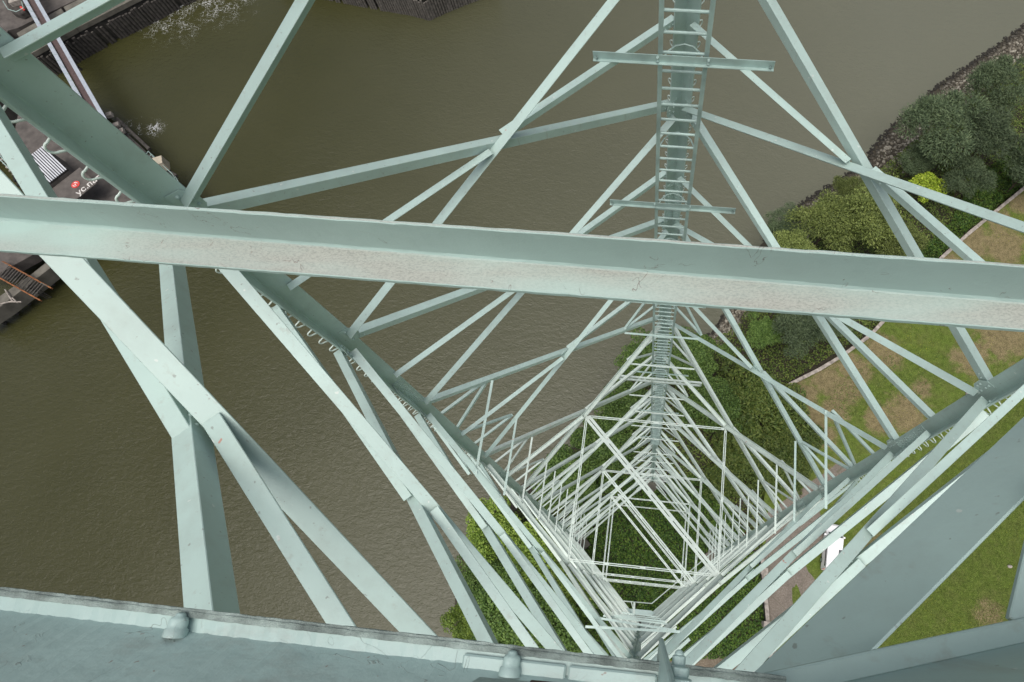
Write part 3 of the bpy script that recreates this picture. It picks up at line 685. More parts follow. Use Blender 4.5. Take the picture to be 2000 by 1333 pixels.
# building with a striped roof and lettered board
def kiosk():
    z = 4.2
    o0, o1, o2 = px(72, 300, z), px(134, 352, z), px(62, 318, z)
    cx_, cy_ = (px(84, 286, z), px(131, 331, z))
    d = (cy_-cx_).normalized(); d.z = 0; d.normalize(); s_ = Vector((-d.y, d.x, 0))
    if s_.dot(px(60, 320, z)-cx_) < 0: s_ = -s_
    L = (cy_-cx_).length; e = empty('dock_shed', (cx_.x, cx_.y, 0)); tag(e, 'low dock shed with a white striped roof and lettered board', 'shed')
    Wd = 4.6
    c = cx_+d*L/2+s_*Wd/2
    MB().prism(Vector((cx_.x, cx_.y, .5)), Vector((cx_.x, cx_.y, .5))+d*L, [(0, 0), (Wd, 0), (Wd, z-.75), (0, z-.75)], s_, Vector((0, 0, 1))).build('wall', M_DECK, e)
    MB().prism(cx_-Vector((0, 0, .12)), cx_-Vector((0, 0, .12))+d*L, [(-.1, 0), (Wd+.1, 0), (Wd+.1, -.12), (-.1, -.12)], s_, Vector((0, 0, 1))).build('roof', M_BLACK, e)
    for k in range(15):
        q = cx_+s_*(.05+k*Wd/15)+d*(L*.45 if 3 < k < 6 else 0)*0
        MB().prism(q, q+d*L, [(0, 0), (Wd/15*.56, 0), (Wd/15*.56, .06), (0, .06)], s_, Vector((0, 0, 1))).build('roof_batten', M_STRIPE, e)
    # board with red roundel and letters, lying flat on the lower roof
    b0 = cx_+d*(L+.35)-Vector((0, 0, .6)); 
    bd = MB().prism(b0, b0+d*4.0, [(-1.2, 0), (Wd-.6, 0), (Wd-.6, .08), (-1.2, .08)], s_, Vector((0, 0, 1))).build('sign_board', M_DECK, e)
    def text(body, size, loc, mat, nm):
        cu = bpy.data.curves.new(nm, 'FONT'); cu.body = body; cu.size = size; cu.extrude = .015; cu.offset = .012; o = bpy.data.objects.new(nm, cu)
        SC.collection.objects.link(o); dg = bpy.context.evaluated_depsgraph_get(); me = bpy.data.meshes.new_from_object(o.evaluated_get(dg)); bpy.data.objects.remove(o)
        xa = -s_; Mx = Matrix((xa, Vector((0, 0, 1)).cross(xa), Vector((0, 0, 1)))).transposed().to_4x4(); me.transform(Matrix.Translation(loc-rootloc(bd)) @ Mx)
        me.materials.clear(); me.materials.append(mat); q = bpy.data.objects.new(nm, me); link(q, bd); return q
    up = Vector((0, 0, .10))
    zt = b0.z+.09
    def flat(p): return Vector((p.x, p.y, zt))
    text('ус.пат', 1.25, flat(px(153, 383, zt)), plain('letter_white', (.6, .58, .55), .7), 'lettering')
    ct = flat(px(148, 361, zt))
    MB().tube(ct, ct+Vector((0, 0, .05)), .55, 24).build('red_roundel', M_RED, bd)
    wr = plain('roundel_white', (.7, .68, .66), .7); m = MB()
    for a0 in (0.5, 0.5+PI):
        pts = [ct+Vector((0, 0, .07))+Vector((.30*math.cos(a0+t*.3), .30*math.sin(a0+t*.3), 0)) for t in range(8)]; m.path(pts, .05, 6)
    m.dome(ct+Vector((0, 0, .05)), (0, 0, 1), .1, .05); m.build('roundel_mark', wr, bd)
    q0, q1 = px(0, 285, .8), px(55, 370, .8)
kiosk()
def pipes():
    z = .9; e = empty('pipe_rack', px(25, 330, .5)); tag(e, 'rack of grey pipes and dark frames on the dock at far left', 'pipe rack')
    for k in range(9):
        a, b = px(-12+k*6, 300+k*7, z), px(14+k*6, 288+k*7, z); MB().bar(a, b, .3, .18).build('pipe', M_COPE if k % 3 else M_CONC, e)
    for k in range(4):
        a, b = px(-8+k*3, 280+k*11, z+.4), px(60+k*3, 372+k*3, z+.4); MB().tube(a, b, .07).build('pipe', M_GALV, e)
    for (x, y) in ((3, 287), (6, 294), (34, 349), (41, 358), (50, 368)):
        c = px(x, y, z+.5); MB().box(c, .9, .8, .3, .5).build('dark_frame', M_BLACK, e)
pipes()
def barge():
    c = px(30, 20, 1.3); e = empty('work_boat', (c.x, c.y, .5)); tag(e, 'dark work boat with pipe frames and a red light at the top left corner', 'boat')
    pts = [(12, 8), (22, 24), (38, 29), (52, 22), (48, 8), (30, -12), (8, -20)]
    P = [px(x, y, 1.4) for x, y in pts]; MB().poly([(p.x, p.y) for p in P], .5, 1.4).build('hull', M_WOOD, e, bevel=.1)
    for i in range(len(P)-1): MB().tube(P[i]+Vector((0, 0, .5)), P[i+1]+Vector((0, 0, .5)), .05).build('rail', M_GALV, e)
    q = px(44, 17, 1.7); MB().box(q, 1.1, .3, .2, -.6).build('red_light', M_RED, e, bevel=.04)
    MB().box(px(32, 2, 1.8), 1.8, 1.2, .8, .5).build('wheelhouse', M_COPE, e, bevel=.05)
barge()
# left quay block with gangway and ladder at (0..130, 490..640)
def leftquay():
    e = empty('mooring_quay', px(40, 560, WZ)); tag(e, 'long concrete mooring quay with dark fender timbers at the left edge', 'quay')
    z = .3
    def bnd(pts, z0, z1, nm, mat): P = [px(x, y, z1) for x, y in pts]; return MB().poly([(p.x, p.y) for p in P], z0, z1).build(nm, mat, e, bevel=.04)
    bnd([(-60, 640), (0, 600), (60, 553), (128, 500), (190, 455), (190, 425), (110, 497), (62, 535), (0, 578), (-60, 615)], -1.8, z, 'concrete_kerb', M_CONC)
    bnd([(-60, 540), (0, 535), (20, 522), (60, 500), (180, 400), (120, 380), (-60, 480)], -.9, z+.3, 'deck', M_DECK)
    m = MB()
    for k in range(6):
        a, b = px(-40, 600+k*0, z-.5-k*.45), px(130, 503, z-.5-k*.45); d = (b-a).normalized(); s_ = Vector((d.y, -d.x, 0)); a = a+s_*.0
        MB().bar(a-Vector((0, 0, .4)), b-Vector((0, 0, .4)), .5, .28).build('fender_timber', M_WOOD, e, bevel=.03)
    for k in range(8):
        a = px(-40+k*24, 640-k*19, -1.2); MB().tube((a.x, a.y, WZ-.6), (a.x, a.y, -.2), .25, 10).build('timber_pile', M_WOOD, e)
leftquay()
def gang():
    z = 1.0; a, b = px(8, 530, z), px(84, 572, z-.4); e = empty('gangway', a); tag(e, 'rusty gangway with side beams crossing the quay gap at the left edge', 'gangway')
    d = (b-a).normalized(); s_ = Vector((-d.y, d.x, 0)); 
    for k in (-1.0, 1.0): MB().bar(a-d*1+s_*k, b+s_*k+d*.6, .16, .3).build('side_beam', M_ORUST, e, bevel=.01)
    m = MB(); L = (b-a).length
    for k in range(int(L/.42)): m.bar(a+d*k*.42-s_*.9, a+d*k*.42+s_*.9, .16, .04)
    m.build('tread', M_WOOD, e)
    for q in (0, .5, 1): 
        p = a.lerp(b, q)+s_*1.0; MB().tube(p, p+Vector((0, 0, 1)), .04).build('post', M_GALV, e)
    MB().tube(a+s_*1.0+Vector((0, 0, 1)), b+s_*1.0+Vector((0, 0, 1)), .04).build('handrail', M_ORUST, e)
gang()
def qladder():
    a, b = px(60, 560, .1), px(97, 583, -2.8); e = empty('quay_ladder', b); tag(e, 'dark rung ladder on the quay face at the left edge', 'ladder'); d = Vector((.8, .4, 0)).normalized()
    for k in (-.3, .3): MB().bar(a+d*k, b+d*k, .08, .08, (1, 0, 0)).build('rail', M_DWALL, e)
    for k in range(10): q = a.lerp(b, (k+.5)/10); MB().tube(q-d*.3, q+d*.3, .03, 6).build('rung', M_DWALL, e)
qladder()
def mooringcross():
    e = empty('mooring_spars', px(25, 590, .35)); tag(e, 'crossed mooring spars lying on the concrete kerb at the left edge', 'spars'); z = .5
    for (p, q) in (((10, 566), (24, 588)), ((20, 590), (42, 590)), ((24, 582), (34, 592)), ((2, 594), (26, 588))): MB().tube(px(*p, z), px(*q, z+.1), .09).build('spar', M_COPE, e)
mooringcross()
c = px(887, 1108, WZ+.2); e = empty('float', (c.x, c.y, WZ)); tag(e, 'small pale and red float drifting beside the lower left trees', 'float')
MB().dome((c.x, c.y, WZ-.05), (0, 0, 1), .42, .5, 12, 5).build('float_body', M_COPE, e, smooth=True); MB().tube((c.x-.3, c.y, WZ+.05), (c.x-.35, c.y+.6, WZ+.1), .12).build('red_fender', M_RED, e)

# ================================================================== TOWER
ZN = [-0.26097617, -1.03087057, -1.80220193, -2.64695186, -4.05562097, -5.94024795, -7.42410949, -10.00174402, -12.0, -14.4, -17.0, -19.3]
HN = [.9999986, 1.02728205, 1.06915147, 1.11949791, 1.20317776, 1.31867749, 1.41443825, 1.58388393]
for z_ in ZN[8:]: HN.append(1.58388393+.0657*(-10.0017-z_))
def half(z):
    if z > ZN[0]: return HN[0]-.035*(z-ZN[0])
    return float(np.interp(-z, [-q for q in ZN], HN))
DIR = {'L': Vector((-1, 0, 0)), 'B': Vector((0, 1, 0)), 'R': Vector((1, 0, 0)), 'F': Vector((0, -1, 0))}
SEQ = ['L', 'B', 'R', 'F']
def W(D, z):
    d = half(z)*S; v = DIR[D]*d; k = max(0.0, min(1.0, (z+1.9)/.9)) if D == 'L' else 0.0
    return Vector((v.x, v.y-.10*k, H+z*S))
T = empty('lattice_tower', (0, 0, LZ)); tag(T, 'tall square lattice steel tower in pale mint paint, filling the view from inside looking down', 'lattice tower')
def fnorm(a, b): return (DIR[a]+DIR[b]).normalized()
TOPZ = .9
legs = {}
for i, D in enumerate(SEQ):
    nxt, prv = SEQ[(i+1) % 4], SEQ[(i-1) % 4]
    u, v = (DIR[nxt]-DIR[D]).normalized(), (DIR[prv]-DIR[D]).normalized()
    zs = [TOPZ]+ZN; m = MB(); fw = [.245 if z > -1.5 and D == 'L' else .21 if z > -4 else (.23 if z > -10 else .27) for z in zs]
    vs = []; t = .022
    for z, ff in zip(zs, fw):
        P = W(D, z); vs += [P+u*a+v*b for a, b in ((0, 0), (ff, 0), (ff, t), (t, t), (t, ff), (0, ff))]
    fs = [tuple(range(6)), tuple(range(len(vs)-6, len(vs)))[::-1]]
    for k in range(len(zs)-1):
        for j in range(6): fs.append((k*6+j, k*6+(j+1) % 6, (k+1)*6+(j+1) % 6, (k+1)*6+j))
    m.add(vs, fs); lg = m.build('leg', M_PAINT, T, bevel=.004); legs[D] = (lg, u, v)
    p = W(D, ZN[-1]); MB().box((p.x, p.y, LZ+.2), 2.2, 2.2, 1.4, PI/4).build('footing', M_CONC, lg, bevel=.05)

def lerpz(z0, z1, t): return z0+(z1-z0)*t
def cz(i):
    a, b = half(ZN[i]), half(ZN[i+1]); return lerpz(ZN[i], ZN[i+1], a/(a+b))
NPAN = len(ZN)-1
def brace(P, Q, n, outside, wd, name, mat, parent=T, dbl=False, extra=0., trim0=0., trim1=0., t=.009, wo=None, label=None, i_near=False):
    d = (Q-P).normalized(); P = P+d*trim0; Q = Q-d*trim1; w_ = n.cross(d).normalized()
    if w_.z > 0: w_ = -w_
    wo = wo or wd
    if i_near: wo = wd*.85 if outside else wd
    m = MB()
    if outside: o_ = n*(.004+extra); m.angle(P+o_, Q+o_, w_, n, wd, wo, t)
    else: o_ = -n*(.026+extra); m.angle(P+o_, Q+o_, w_, -n, wd, wo, t)
    if not dbl and outside and t > .007:
        for sg_, e_ in ((1, P), (-1, Q)):
            for k_ in range(3): m.dome(e_+o_+d*sg_*(.05+.055*k_)+w_*wd*.55-n*.001, -n, .012, .014, 6, 2)
    if dbl: m = MB(); m.angle(P+o_, Q+o_, w_, n if outside else -n, wd*.8, wo, t)
    if dbl:   # second angle back to back, with packers closing the slit every metre or so
        g = .03
        if outside: m.angle(P+o_-w_*g, Q+o_-w_*g, -w_, n, wd*.8, wo, t)
        else: m.angle(P+o_-w_*g, Q+o_-w_*g, -w_, -n, wd*.8, wo, t)
        L = (Q-P).length; k = max(2, int(L/1.1))
        for j in range(k):
            q = P+d*L*(j+.5)/k+o_-w_*g/2+(n if outside else -n)*wo*.5; m.bar(q-d*.12, q+d*.12, g*1.3, wo*.9, n)
    o = m.build(name, mat, parent, bevel=.0025 if not dbl else 0)
    if label: o['label'] = label
    return o
cnt = {}
stuff = MB()
redund = []
for i in range(NPAN):
    z0, z1 = ZN[i], ZN[i+1]; zc = cz(i)
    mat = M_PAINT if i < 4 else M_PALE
    dbl = i >= 4
    wd = (.108, .108, .105, .10, .115, .13, .14, .15, .16, .17, .17)[i]
    for k, D in enumerate(SEQ):
        E_ = SEQ[(k+1) % 4]; n = fnorm(D, E_)
        if i == 0 and D == 'R': continue
        C = (W(D, zc)+W(E_, zc))/2
        inset = .03
        P0, P1, Q0, Q1 = W(D, z0), W(D, z1), W(E_, z0), W(E_, z1)
        brace(P0.lerp(Q1, inset), P0.lerp(Q1, 1-inset), n, True, wd, 'diagonal_brace', mat, dbl=dbl, i_near=(i < 2))
        brace(Q0.lerp(P1, inset), Q0.lerp(P1, 1-inset), n, False, wd, 'diagonal_brace', mat, dbl=dbl)
        if i < 10:
            hw = wd*(.85 if i > 1 else .75)
            brace(W(D, zc).lerp(C, .06), C, n, False, hw, 'horizontal_brace', mat, extra=.006, trim1=(.02 if i == 0 else .10), dbl=dbl)
            brace(C, W(E_, zc).lerp(C, .06), n, True, hw, 'horizontal_brace', mat, extra=.006, trim0=(-.03 if i == 0 else .12), dbl=dbl)
        # crossing gusset with bolts, lower panels only
        g = MB(); d = (W(E_, zc)-W(D, zc)).normalized(); up = d.cross(n); up = up if up.z > 0 else -up; gs = .11 if i < 5 else .2
        g.prism(C+n*-.016, C+n*-.003, [(-gs, -gs*.35), (0, -gs*.8), (gs, -gs*.35), (gs, gs*.35), (0, gs*.8), (-gs, gs*.35)], d, up)
        if i < 3: continue
        if i < 5:
            for a, b in ((-.7, 0), (-.45, 0), (.45, 0), (.7, 0), (0, .5), (0, -.5)): g.dome(C-n*.036+d*a*gs+up*b*gs, -n, .013, .014, 6, 2)
        g.build('crossing_gusset', mat, T)
        if i >= 3:   # secondary bracing from the quarter points
            for (Dn, hi, lo_end) in ((D, W(D, z0), W(D, z1)), (E_, W(E_, z0), W(E_, z1))):
                uq = hi.lerp(C, .43); lq = lo_end.lerp(C, .45); zq, zl = (uq.z-H)/S, (lq.z-H)/S
                M_ = W(Dn, zc); a = W(Dn, zq); b = W(Dn, zl)
                redund += [(a, uq, n, i), (uq, M_, n, i), (lq, M_, n, i), (b, lq, n, i)]
REDW = .055
redund.sort(key=lambda r: ((r[0]+r[1])/2-CAM).length)
for j, (a, b, n, i) in enumerate(redund):
    a2, b2 = a.lerp(b, .04), b.lerp(a, .02)
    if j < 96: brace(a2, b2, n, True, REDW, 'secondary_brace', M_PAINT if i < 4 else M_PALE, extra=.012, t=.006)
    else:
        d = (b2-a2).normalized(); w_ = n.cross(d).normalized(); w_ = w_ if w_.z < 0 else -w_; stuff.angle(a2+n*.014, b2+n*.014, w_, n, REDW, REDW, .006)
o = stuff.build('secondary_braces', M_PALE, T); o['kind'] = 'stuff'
# corner struts (plan bracing across each leg) at the quarter heights, and at crossing heights on the ladder side
for i in range(3, 9):
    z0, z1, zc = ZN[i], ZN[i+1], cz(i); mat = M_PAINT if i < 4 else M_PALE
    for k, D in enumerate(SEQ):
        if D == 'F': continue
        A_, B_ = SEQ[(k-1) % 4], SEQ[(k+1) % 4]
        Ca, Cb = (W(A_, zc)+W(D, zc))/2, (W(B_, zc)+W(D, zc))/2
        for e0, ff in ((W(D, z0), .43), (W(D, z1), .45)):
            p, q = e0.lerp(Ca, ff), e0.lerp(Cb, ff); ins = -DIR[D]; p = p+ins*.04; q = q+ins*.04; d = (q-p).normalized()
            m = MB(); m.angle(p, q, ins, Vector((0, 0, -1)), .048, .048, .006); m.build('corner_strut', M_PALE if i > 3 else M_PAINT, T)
# square frames between the crossing points
for i, dg in ((4, 1), (6, 1), (8, 2), (9, 0)):
    zc = cz(i); C = {}
    for k, D in enumerate(SEQ): E_ = SEQ[(k+1) % 4]; C[D] = (W(D, zc)+W(E_, zc))/2-fnorm(D, E_)*.14
    def channel(p, q, nm, w1=.05, dz=0.0, h_=.05):
        d = (q-p).normalized(); p = p+d*.05+Vector((0, 0, dz)); q = q-d*.05+Vector((0, 0, dz)); s_ = Vector((-d.y, d.x, 0)); m = MB(); g = .012
        for sg in (1, -1): m.angle(p+s_*sg*g, q+s_*sg*g, s_*sg, Vector((0, 0, -1)), w1, h_, .008)
        L = (q-p).length; kk = max(2, int(L/1.0))
        for j in range(kk+1): c_ = p.lerp(q, j/kk); m.bar(c_-d*.08-Vector((0, 0, .022)), c_+d*.08-Vector((0, 0, .022)), g*2.4, .03)
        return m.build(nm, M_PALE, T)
    for k, D in enumerate(SEQ): channel(C[D], C[SEQ[(k+1) % 4]], 'frame_strut', .040 if i > 4 else .026, .006*k, .03)
    if dg:
        channel(C['L'], C['R'], 'frame_diagonal', .085 if i == 4 else .07, .03)
        if dg == 2: channel(C['L']+Vector((.5, .25, 0)), C['R']+Vector((.5, .25, 0)), 'frame_diagonal', .06, .036)
# leg node gussets, splice plates with rivets, climbing loops
def facepoint(D, z, u, s_): return W(D, z)+u*s_
loopm = None
for k, D in enumerate(SEQ):
    lg, u, v = legs[D]; nxt, prv = SEQ[(k+1) % 4], SEQ[(k-1) % 4]
    for (uu, oth) in ((u, nxt), (v, prv)):
        n = fnorm(D, oth)
        for i in range(1, 9):
            z = ZN[i]; ax = (W(D, z-.05)-W(D, z+.05)).normalized(); c = facepoint(D, z, uu, .16)-n*.030
            g = MB(); g.prism(c, c+n*.006, [(-.06, -.17), (.05, -.16), (.11, -.06), (.11, .06), (.05, .16), (-.06, .17)], uu, ax)
            for a, b in ((.0, -.12), (.0, -.05), (.0, .05), (.0, .12), (.07, -.03), (.07, .03)): g.dome(c-n*.002+uu*a+ax*b, -n, .016, .018, 7, 2)
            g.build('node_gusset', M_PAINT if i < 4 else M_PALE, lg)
        for (za, zb) in ((-2.30, -2.60), (-4.75, -5.15), (-8.2, -8.6)):
            if D == 'F' and za > -3: continue
            ax = (W(D, zb)-W(D, za)).normalized(); c0 = facepoint(D, za, uu, .035)-n*.0225; c1 = facepoint(D, zb, uu, .035)-n*.0225; g = MB()
            g.prism(c0, c1, [(0, 0), (.15, 0), (.15, -.014), (0, -.014)], uu, n)
            L = (c1-c0).length; nn_ = int(L/.085)
            for j in range(nn_):
                for b in (.035, .075, .115): g.dome(c0+ax*(L*(j+.5)/nn_)+uu*(b+(.012 if j % 2 else -.012))-n*.014, -n, .0135, .014, 6, 2)
            g.build('splice_plate', M_PAINT, lg)
    # U-shaped climbing loops on the outer face of one flange (both on the ladder leg)
    sides = {'L': [(v, prv)], 'R': [(u, nxt)], 'B': [(u, nxt), (v, prv)], 'F': []}[D]
    for uu, oth in sides:
        n = fnorm(D, oth); z = -.35
        if loopm is None:
            m = MB(); pts = [(0, 0, .06)]+[(.045+.04*math.sin(a), 0, .04*math.cos(a)) for a in [x*PI/8 for x in range(9)]]+[(0, 0, -.06)]; m.path(pts, .008, 6)
            loopm = bpy.data.meshes.new('climbing_loop'); loopm.from_pydata(m.v, [], m.f); loopm.materials.append(M_PALE); loopm.polygons.foreach_set('use_smooth', [True]*len(loopm.polygons))
        cntl = 0
        while z > -5.6 and cntl < 72:
            P = facepoint(D, z, uu, .165); ax = (W(D, z+.05)-W(D, z-.05)).normalized(); b = n; y_ = ax.cross(b)
            Mx = Matrix((b, y_, ax)).transposed().to_4x4(); q = bpy.data.objects.new('climbing_loop', loopm); link(q, lg)
            q.matrix_local = Matrix.Translation(P-rootloc(lg)) @ Mx; z -= (.083 if D == 'B' else .07); cntl += 1

# ladder on the back leg ------------------------------------------------
LD = empty('ladder', W('B', -9.6)-Vector((0, .70, 0))); tag(LD, 'long narrow steel ladder running down the far leg of the tower', 'ladder')
def lp(z, x=0., e=.70): return Vector((x, half(z)*S-e, H+z*S))
for sg in (-1, 1):
    m = MB(); zz = [.2]+[z for z in ZN if z > -9.6]+[-9.6]
    for a, b in zip(zz[:-1], zz[1:]): m.angle(lp(a, sg*.275), lp(b, sg*.275), Vector((-sg, 0, 0)), Vector((0, 1, 0)), .052, .055, .007)
    m.build('rail', M_GALV, LD)
rm = MB().tube((-.26, 0, 0), (.26, 0, 0), .017, 8); rme = bpy.data.meshes.new('rung'); rme.from_pydata(rm.v, [], rm.f); rme.materials.append(M_GALV)
rest = MB(); zs_ = []
z = -1.24+.073*7
while z > -9.55:
    zs_.append(z); z -= .073
near = [z for z in zs_][:100]
for z in zs_:
    P = lp(z)+Vector((0, .02, 0))
    if z >= near[-1]:
        q = bpy.data.objects.new('rung', rme); link(q, LD); q.location = P-rootloc(LD)
    else: rest.tube(P-Vector((.26, 0, 0)), P+Vector((.26, 0, 0)), .017, 6)
o = rest.build('rungs', M_GALV, LD); o['kind'] = 'stuff'
for i in range(1, 10):
    zc = cz(i) if i != 0 else 0
    x_ = .98 if i < 3 else .9
    hw = .085 if i < 3 else .055
    p, q = lp(zc, -x_, .74), lp(zc, x_, .74)
    m = MB(); m.angle(p, q, Vector((0, 0, 1)), Vector((0, -1, 0)), hw*1.15, hw*.5, .008)
    if i < 4:
        for sx_ in (-x_+.04, -.275, .275, x_-.04):
            c_ = Vector((sx_, p.y-.009, p.z+hw*.35)); m.dome(c_, (0, -1, 0), .018, .03, 6, 2); m.dome(c_+Vector((0, 0, hw*.5)) if abs(sx_) < .3 else c_, (0, -1, 0), .018, .03, 6, 2)
    m.build('ladder_bracket', M_GALV, LD)
for k in range(14):
    z = -.62-.42*k; m = MB(); pts = []
    for a in range(9):
        t = PI*a/8; pts.append(lp(z, .26*math.cos(t), .68)+Vector((0, .40*math.sin(t), 0)))
    m.path(pts, .011, 6); m.build('standoff_hoop', M_GALV, LD)
# railed outrigger bracket part way down
zb = -5.15
m = MB(); w2 = 1.35
for dz, dy in ((0, 0), (.3, 0)): 
    m.bar(lp(zb, -w2, .85)+Vector((0, dy, dz)), lp(zb, w2, .85)+Vector((0, dy, dz)), .06, .06)
for sx_ in (-w2, -.25, w2): m.bar(lp(zb, sx_, .85), lp(zb, sx_, .85)+Vector((0, 0, .3)), .05, .05)
m.build('outrigger_rail', M_PALE, LD)

# pipe handrail and small work platform low down at the front leg
def workplat():
    zc = -13.0*S+H; e = empty('work_platform', W('F', -14)); tag(e, 'small grated work platform with pipe handrail low down at the near leg', 'platform')
    a, b, c = px(1408, 1043, 19), px(1273, 1179, 19), px(1215, 1174, 19); z = 19
    m = MB(); m.path([px(1436, 1041, z), b, c], .045, 8); m.path([c, px(1233, 1176, z), px(1240, 1200, z)], .05, 8); m.build('handrail', M_PALE, e)
    P = [px(1218, 1188, 17.5), px(1272, 1193, 17.5), px(1283, 1199, 17.5), px(1276, 1203, 17.5), px(1222, 1198, 17.5)]
    MB().poly([(p.x, p.y) for p in P], 17.44, 17.5).build('grating', M_DARKP, e)
    m = MB(); m.bar(px(1239, 1176, 19.2), px(1238, 1199, 19.2), .16, .16); m.build('post', M_PALE, e)
workplat()
# bars across the front leg (lower left to right)
for (x0, y0, x1, y1, zz) in ((1143, 1227, 1328, 1237, -3.6), (1170, 1210, 1320, 1234, -4.1), (1178, 1205, 1303, 1221, -5.0), (1192, 1203, 1300, 1216, -6.0), (1203, 1201, 1290, 1210, -7.5), (1214, 1198, 1282, 1206, -9.0)):
    a, b = pd(x0, y0, -zz*S), pd(x1, y1, -zz*S); MB().angle(a, b, Vector((0, 1, 0)), Vector((0, 0, -1)), .05, .05, .008).build('corner_strut', M_PAINT, T)
a, b = pd(1150, 1190, 4.1*S), pd(1172, 1211, 4.1*S); MB().bar(a, b, .06, .05).build('corner_strut', M_PAINT, T)

# ================================================================== the members right under the camera
X_ = Vector((1, 0, 0)); Z_ = Vector((0, 0, 1))
def ragged(mb, P, Q, u, v, wu, wv, t, n=60, amp=.0015, seed=1, su=1.0, sv=1.0):
    """angle section with slightly uneven hand-painted edges"""
    r = random.Random(seed); prof = [(0, 0), (wu, 0), (wu, t), (t*1.6, t), (t, t*1.6), (t, wv), (0, wv)]; k = len(prof); vs = []
    for i in range(n+1):
        c = P.lerp(Q, i/n); fu = 1+(su-1)*i/n; fv = 1+(sv-1)*i/n
        for j, (a, b) in enumerate(prof):
            e_ = r.uniform(-amp, amp); vs.append(c+u*(a*fu+e_)+v*(b*fv+r.uniform(-amp, amp)))
    fs = [tuple(range(k))[::-1], tuple(range(n*k, (n+1)*k))]
    for i in range(n):
        for j in range(k): fs.append((i*k+j, i*k+(j+1) % k, (i+1)*k+(j+1) % k, (i+1)*k+j))
    if u.cross(v).dot(Q-P) < 0: fs = [f[::-1] for f in fs]
    return mb.add(vs, fs)
c0, c1 = pd(0, 426, 1.08), pd(2000, 590, .90); dd = (c1-c0); c0 = c0-dd*.40; c1 = c1+dd*.25; dd.normalize()
sd2 = Z_.cross(dd).normalized()        # towards +Y
mb = MB(); ragged(mb, c0, c1, -sd2, Z_, .0925, .094, .009, 160, .0006, 4, .53, 1.27)
o = mb.build('peeling_angle_beam', M_BEAM, T, bevel=.0015); o['label'] = 'long angle beam with peeling, stained mint paint crossing the whole view'
# nearest beam along the bottom edge
b0, b1 = pd(0, 1146, .90), pd(1240, 1287, .90); dd = (b1-b0); b0 = b0-dd*.9; b1 = b1+dd*.22; dd.normalize(); sd3 = Z_.cross(dd).normalized(); sd3 = sd3 if sd3.y > 0 else -sd3
M_GRIME = plain('grimy_flange_paint', (.21, .26, .245), .8, 0, .55, 22, .6)
mb = MB(); ragged(mb, b0, b1, -sd3, Z_, .0125, .004, .004, 200, .0008, 8)
mb.build('nearest_beam_lip', M_GRIME, T, bevel=.001)
wb0, wb1 = b0-sd3*.029, b1-sd3*.029
mb = MB(); ragged(mb, b0-sd3*.0118+Z_*.0, b1-sd3*.0118+Z_*.0, -sd3, -Z_, .04, .012, .010, 200, .0006, 9)
ragged(mb, wb0-Z_*.004, wb1-Z_*.004, (Z_-sd3*.55).normalized(), (-sd3-Z_*.55).normalized(), .42, .012, .010, 200, .0006, 10)
o = mb.build('nearest_beam', M_NEAR, T, bevel=.002); o['label'] = 'thickly painted beam along the bottom edge with two bolt heads'
def nut(x, y, r=.0175):
    def xof(q): v = ROT.transposed() @ (q-CAM); return PPX+FPX*v.x/-v.z
    c = min((wb0.lerp(wb1, k/2000) for k in range(2001)), key=lambda q: abs(xof(q)-x)+(9e9 if (q-CAM).z > 0 else 0))+Z_*.012-sd3*.003; ax = sd3; a = dd; b = Z_; m = MB(); rr = random.Random(int(x))
    def ring(rad, off, n=20, j=.05, hexa=0.): return [c+ax*off+(a*math.cos(2*PI*k/n)+b*math.sin(2*PI*k/n))*rad*(1+hexa*math.cos(6*PI*2*k/n/2*1.0)+rr.uniform(-j, j)*.4) for k in range(n)]
    rs = [ring(r*1.35, -.006), ring(r*1.3, .004), ring(r*1.08, .006, hexa=.05), ring(r*1.06, .012, hexa=.07), ring(r*1.04, .017, hexa=.07), ring(r*.92, .020, hexa=.04), ring(r*.64, .0215), ring(r*.56, .0245), ring(r*.35, .0265)]
    vs = sum(rs, []); n = 20; fs = [(i*n+k, i*n+(k+1) % n, (i+1)*n+(k+1) % n, (i+1)*n+k) for i in range(len(rs)-1) for k in range(n)]+[tuple((len(rs)-1)*n+k for k in range(n))]
    m.add(vs, fs).build('bolt_head', M_NEAR, T, smooth=True)
nut(357, 1215, .0112); nut(1000, 1296, .0112)
# packing plate and rusty gap at the bottom edge
def onweb(x, y, off=0.0):
    R_ = ray(x, y); t_ = (wb0+sd3*off-CAM).dot(sd3)/R_.dot(sd3); return CAM+R_*t_
def ledgeplate(x0, y0, x1, y1, wd, th, nm, mat):
    p, q = pd(x0, y0, .893), pd(x1, y1, .893); MB().prism(p, q, [(0, 0), (wd, 0), (wd, -th), (0, -th)], -sd3, Z_).build(nm, mat, T, bevel=.0025, seg=2) if False else MB().prism(p, q, [(0, 0), (wd, 0), (wd, -th), (0, -th)], -sd3, Z_).build(nm, mat, T, bevel=.0025)
ledgeplate(905, 1277, 1106, 1300, .020, .006, 'cover_plate', M_NEAR)
ledgeplate(1111, 1300, 1284, 1319, .020, .007, 'cover_plate', M_NEAR)
for (xa, ya, xb, yb, hh, mt, nm) in ((936, 1322, 1034, 1331, .05, M_NEAR, 'cover_plate'), (1037, 1328, 1104, 1334, .05, M_RUST, 'rusty_packing')):
    p, q = onweb(xa, ya, .006), onweb(xb, yb, .006); MB().prism(p, q, [(0, 0), (.005, 0), (.005, hh), (0, hh)], -sd3, Z_).build(nm, mt, T, bevel=.001)
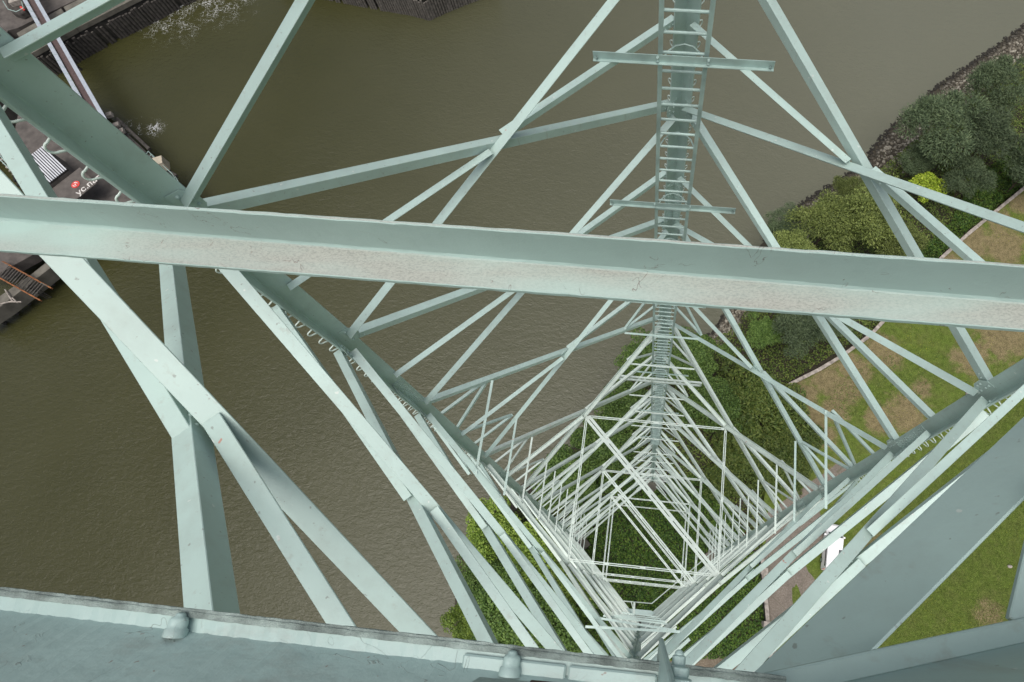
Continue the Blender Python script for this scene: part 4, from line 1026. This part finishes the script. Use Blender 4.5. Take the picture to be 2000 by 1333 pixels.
# upright fin plate and stacked bolt
f0 = pd(1292, 1246, .93); f1 = pd(1318, 1345, .74); m = MB()
m.prism(f0, f1, [(-.0035, 0), (.0035, 0), (.0045, .05), (-.0045, .05)], X_, Vector((0, -1, -.15)).normalized()); m.build('fin_plate', M_NEAR, T, bevel=.002)
m = MB(); q0 = pd(1326, 1290, .84)
for k, rr in enumerate((.009, .012, .013)):
    q = q0.lerp(pd(1332, 1345, .80), k*.42); m.prism(q-sd3*.006, q+sd3*.006, [(rr*math.cos(t*PI/4), rr*math.sin(t*PI/4)) for t in range(8)], dd, Z_)
m.dome(q0+sd3*.006, sd3, .007, .007, 8, 3); m.build('stacked_bolt', M_NEAR, T, bevel=.002, seg=2)
# right: deep plate brace and sloping edge beam
def nearplate(A0, A1, hgt, t, mat, name, lab=None, n=None):
    vv = (Z_+n*.42).normalized(); uu = (n-Z_*.42).normalized(); m = MB(); m.prism(A0, A1, [(0, 0), (t, 0), (t, hgt), (0, hgt)], uu, vv)
    o = m.build(name, mat, T, bevel=.003)
    if lab: o['label'] = lab
a0, a1 = pd(2020, 793, 1.32), pd(1460, 1323, 1.22); dr = (a1-a0); a0 -= dr*.5; a1 += dr*.12; dr.normalize(); nn = dr.cross(Z_).normalized(); nn = nn if nn.x > 0 else -nn
nearplate(a0, a1, .172, .007, M_DARKP, 'deep_plate_brace', 'broad dark teal plate brace at the lower right', nn)
m = MB(); m.bar(pd(1996, 1225, 1.02), pd(2060, 940, 1.10), .05, .012); m.build('edge_strut', M_DARKP, T, bevel=.002)
a0, a1 = pd(1400, 1333, .95), pd(2010, 1203, 1.02); dr = (a1-a0); a0 -= dr*.0; a1 += dr*.6; dr.normalize(); nn = dr.cross(Z_).normalized(); nn = nn if nn.y < 0 else -nn
m = MB(); m.prism(a0, a1, [(0, 0), (.035, -.0), (.035, .012), (0, .012)], nn, Z_); m.prism(a0+nn*.034+Z_*.0, a1+nn*.034, [(0, .0), (.012, 0), (.012, .26), (0, .30)], nn, (Z_-nn*.05).normalized())
o = m.build('sloping_edge_beam', M_DARKP, T, bevel=.003); o['label'] = 'dark teal beam across the lower right corner'
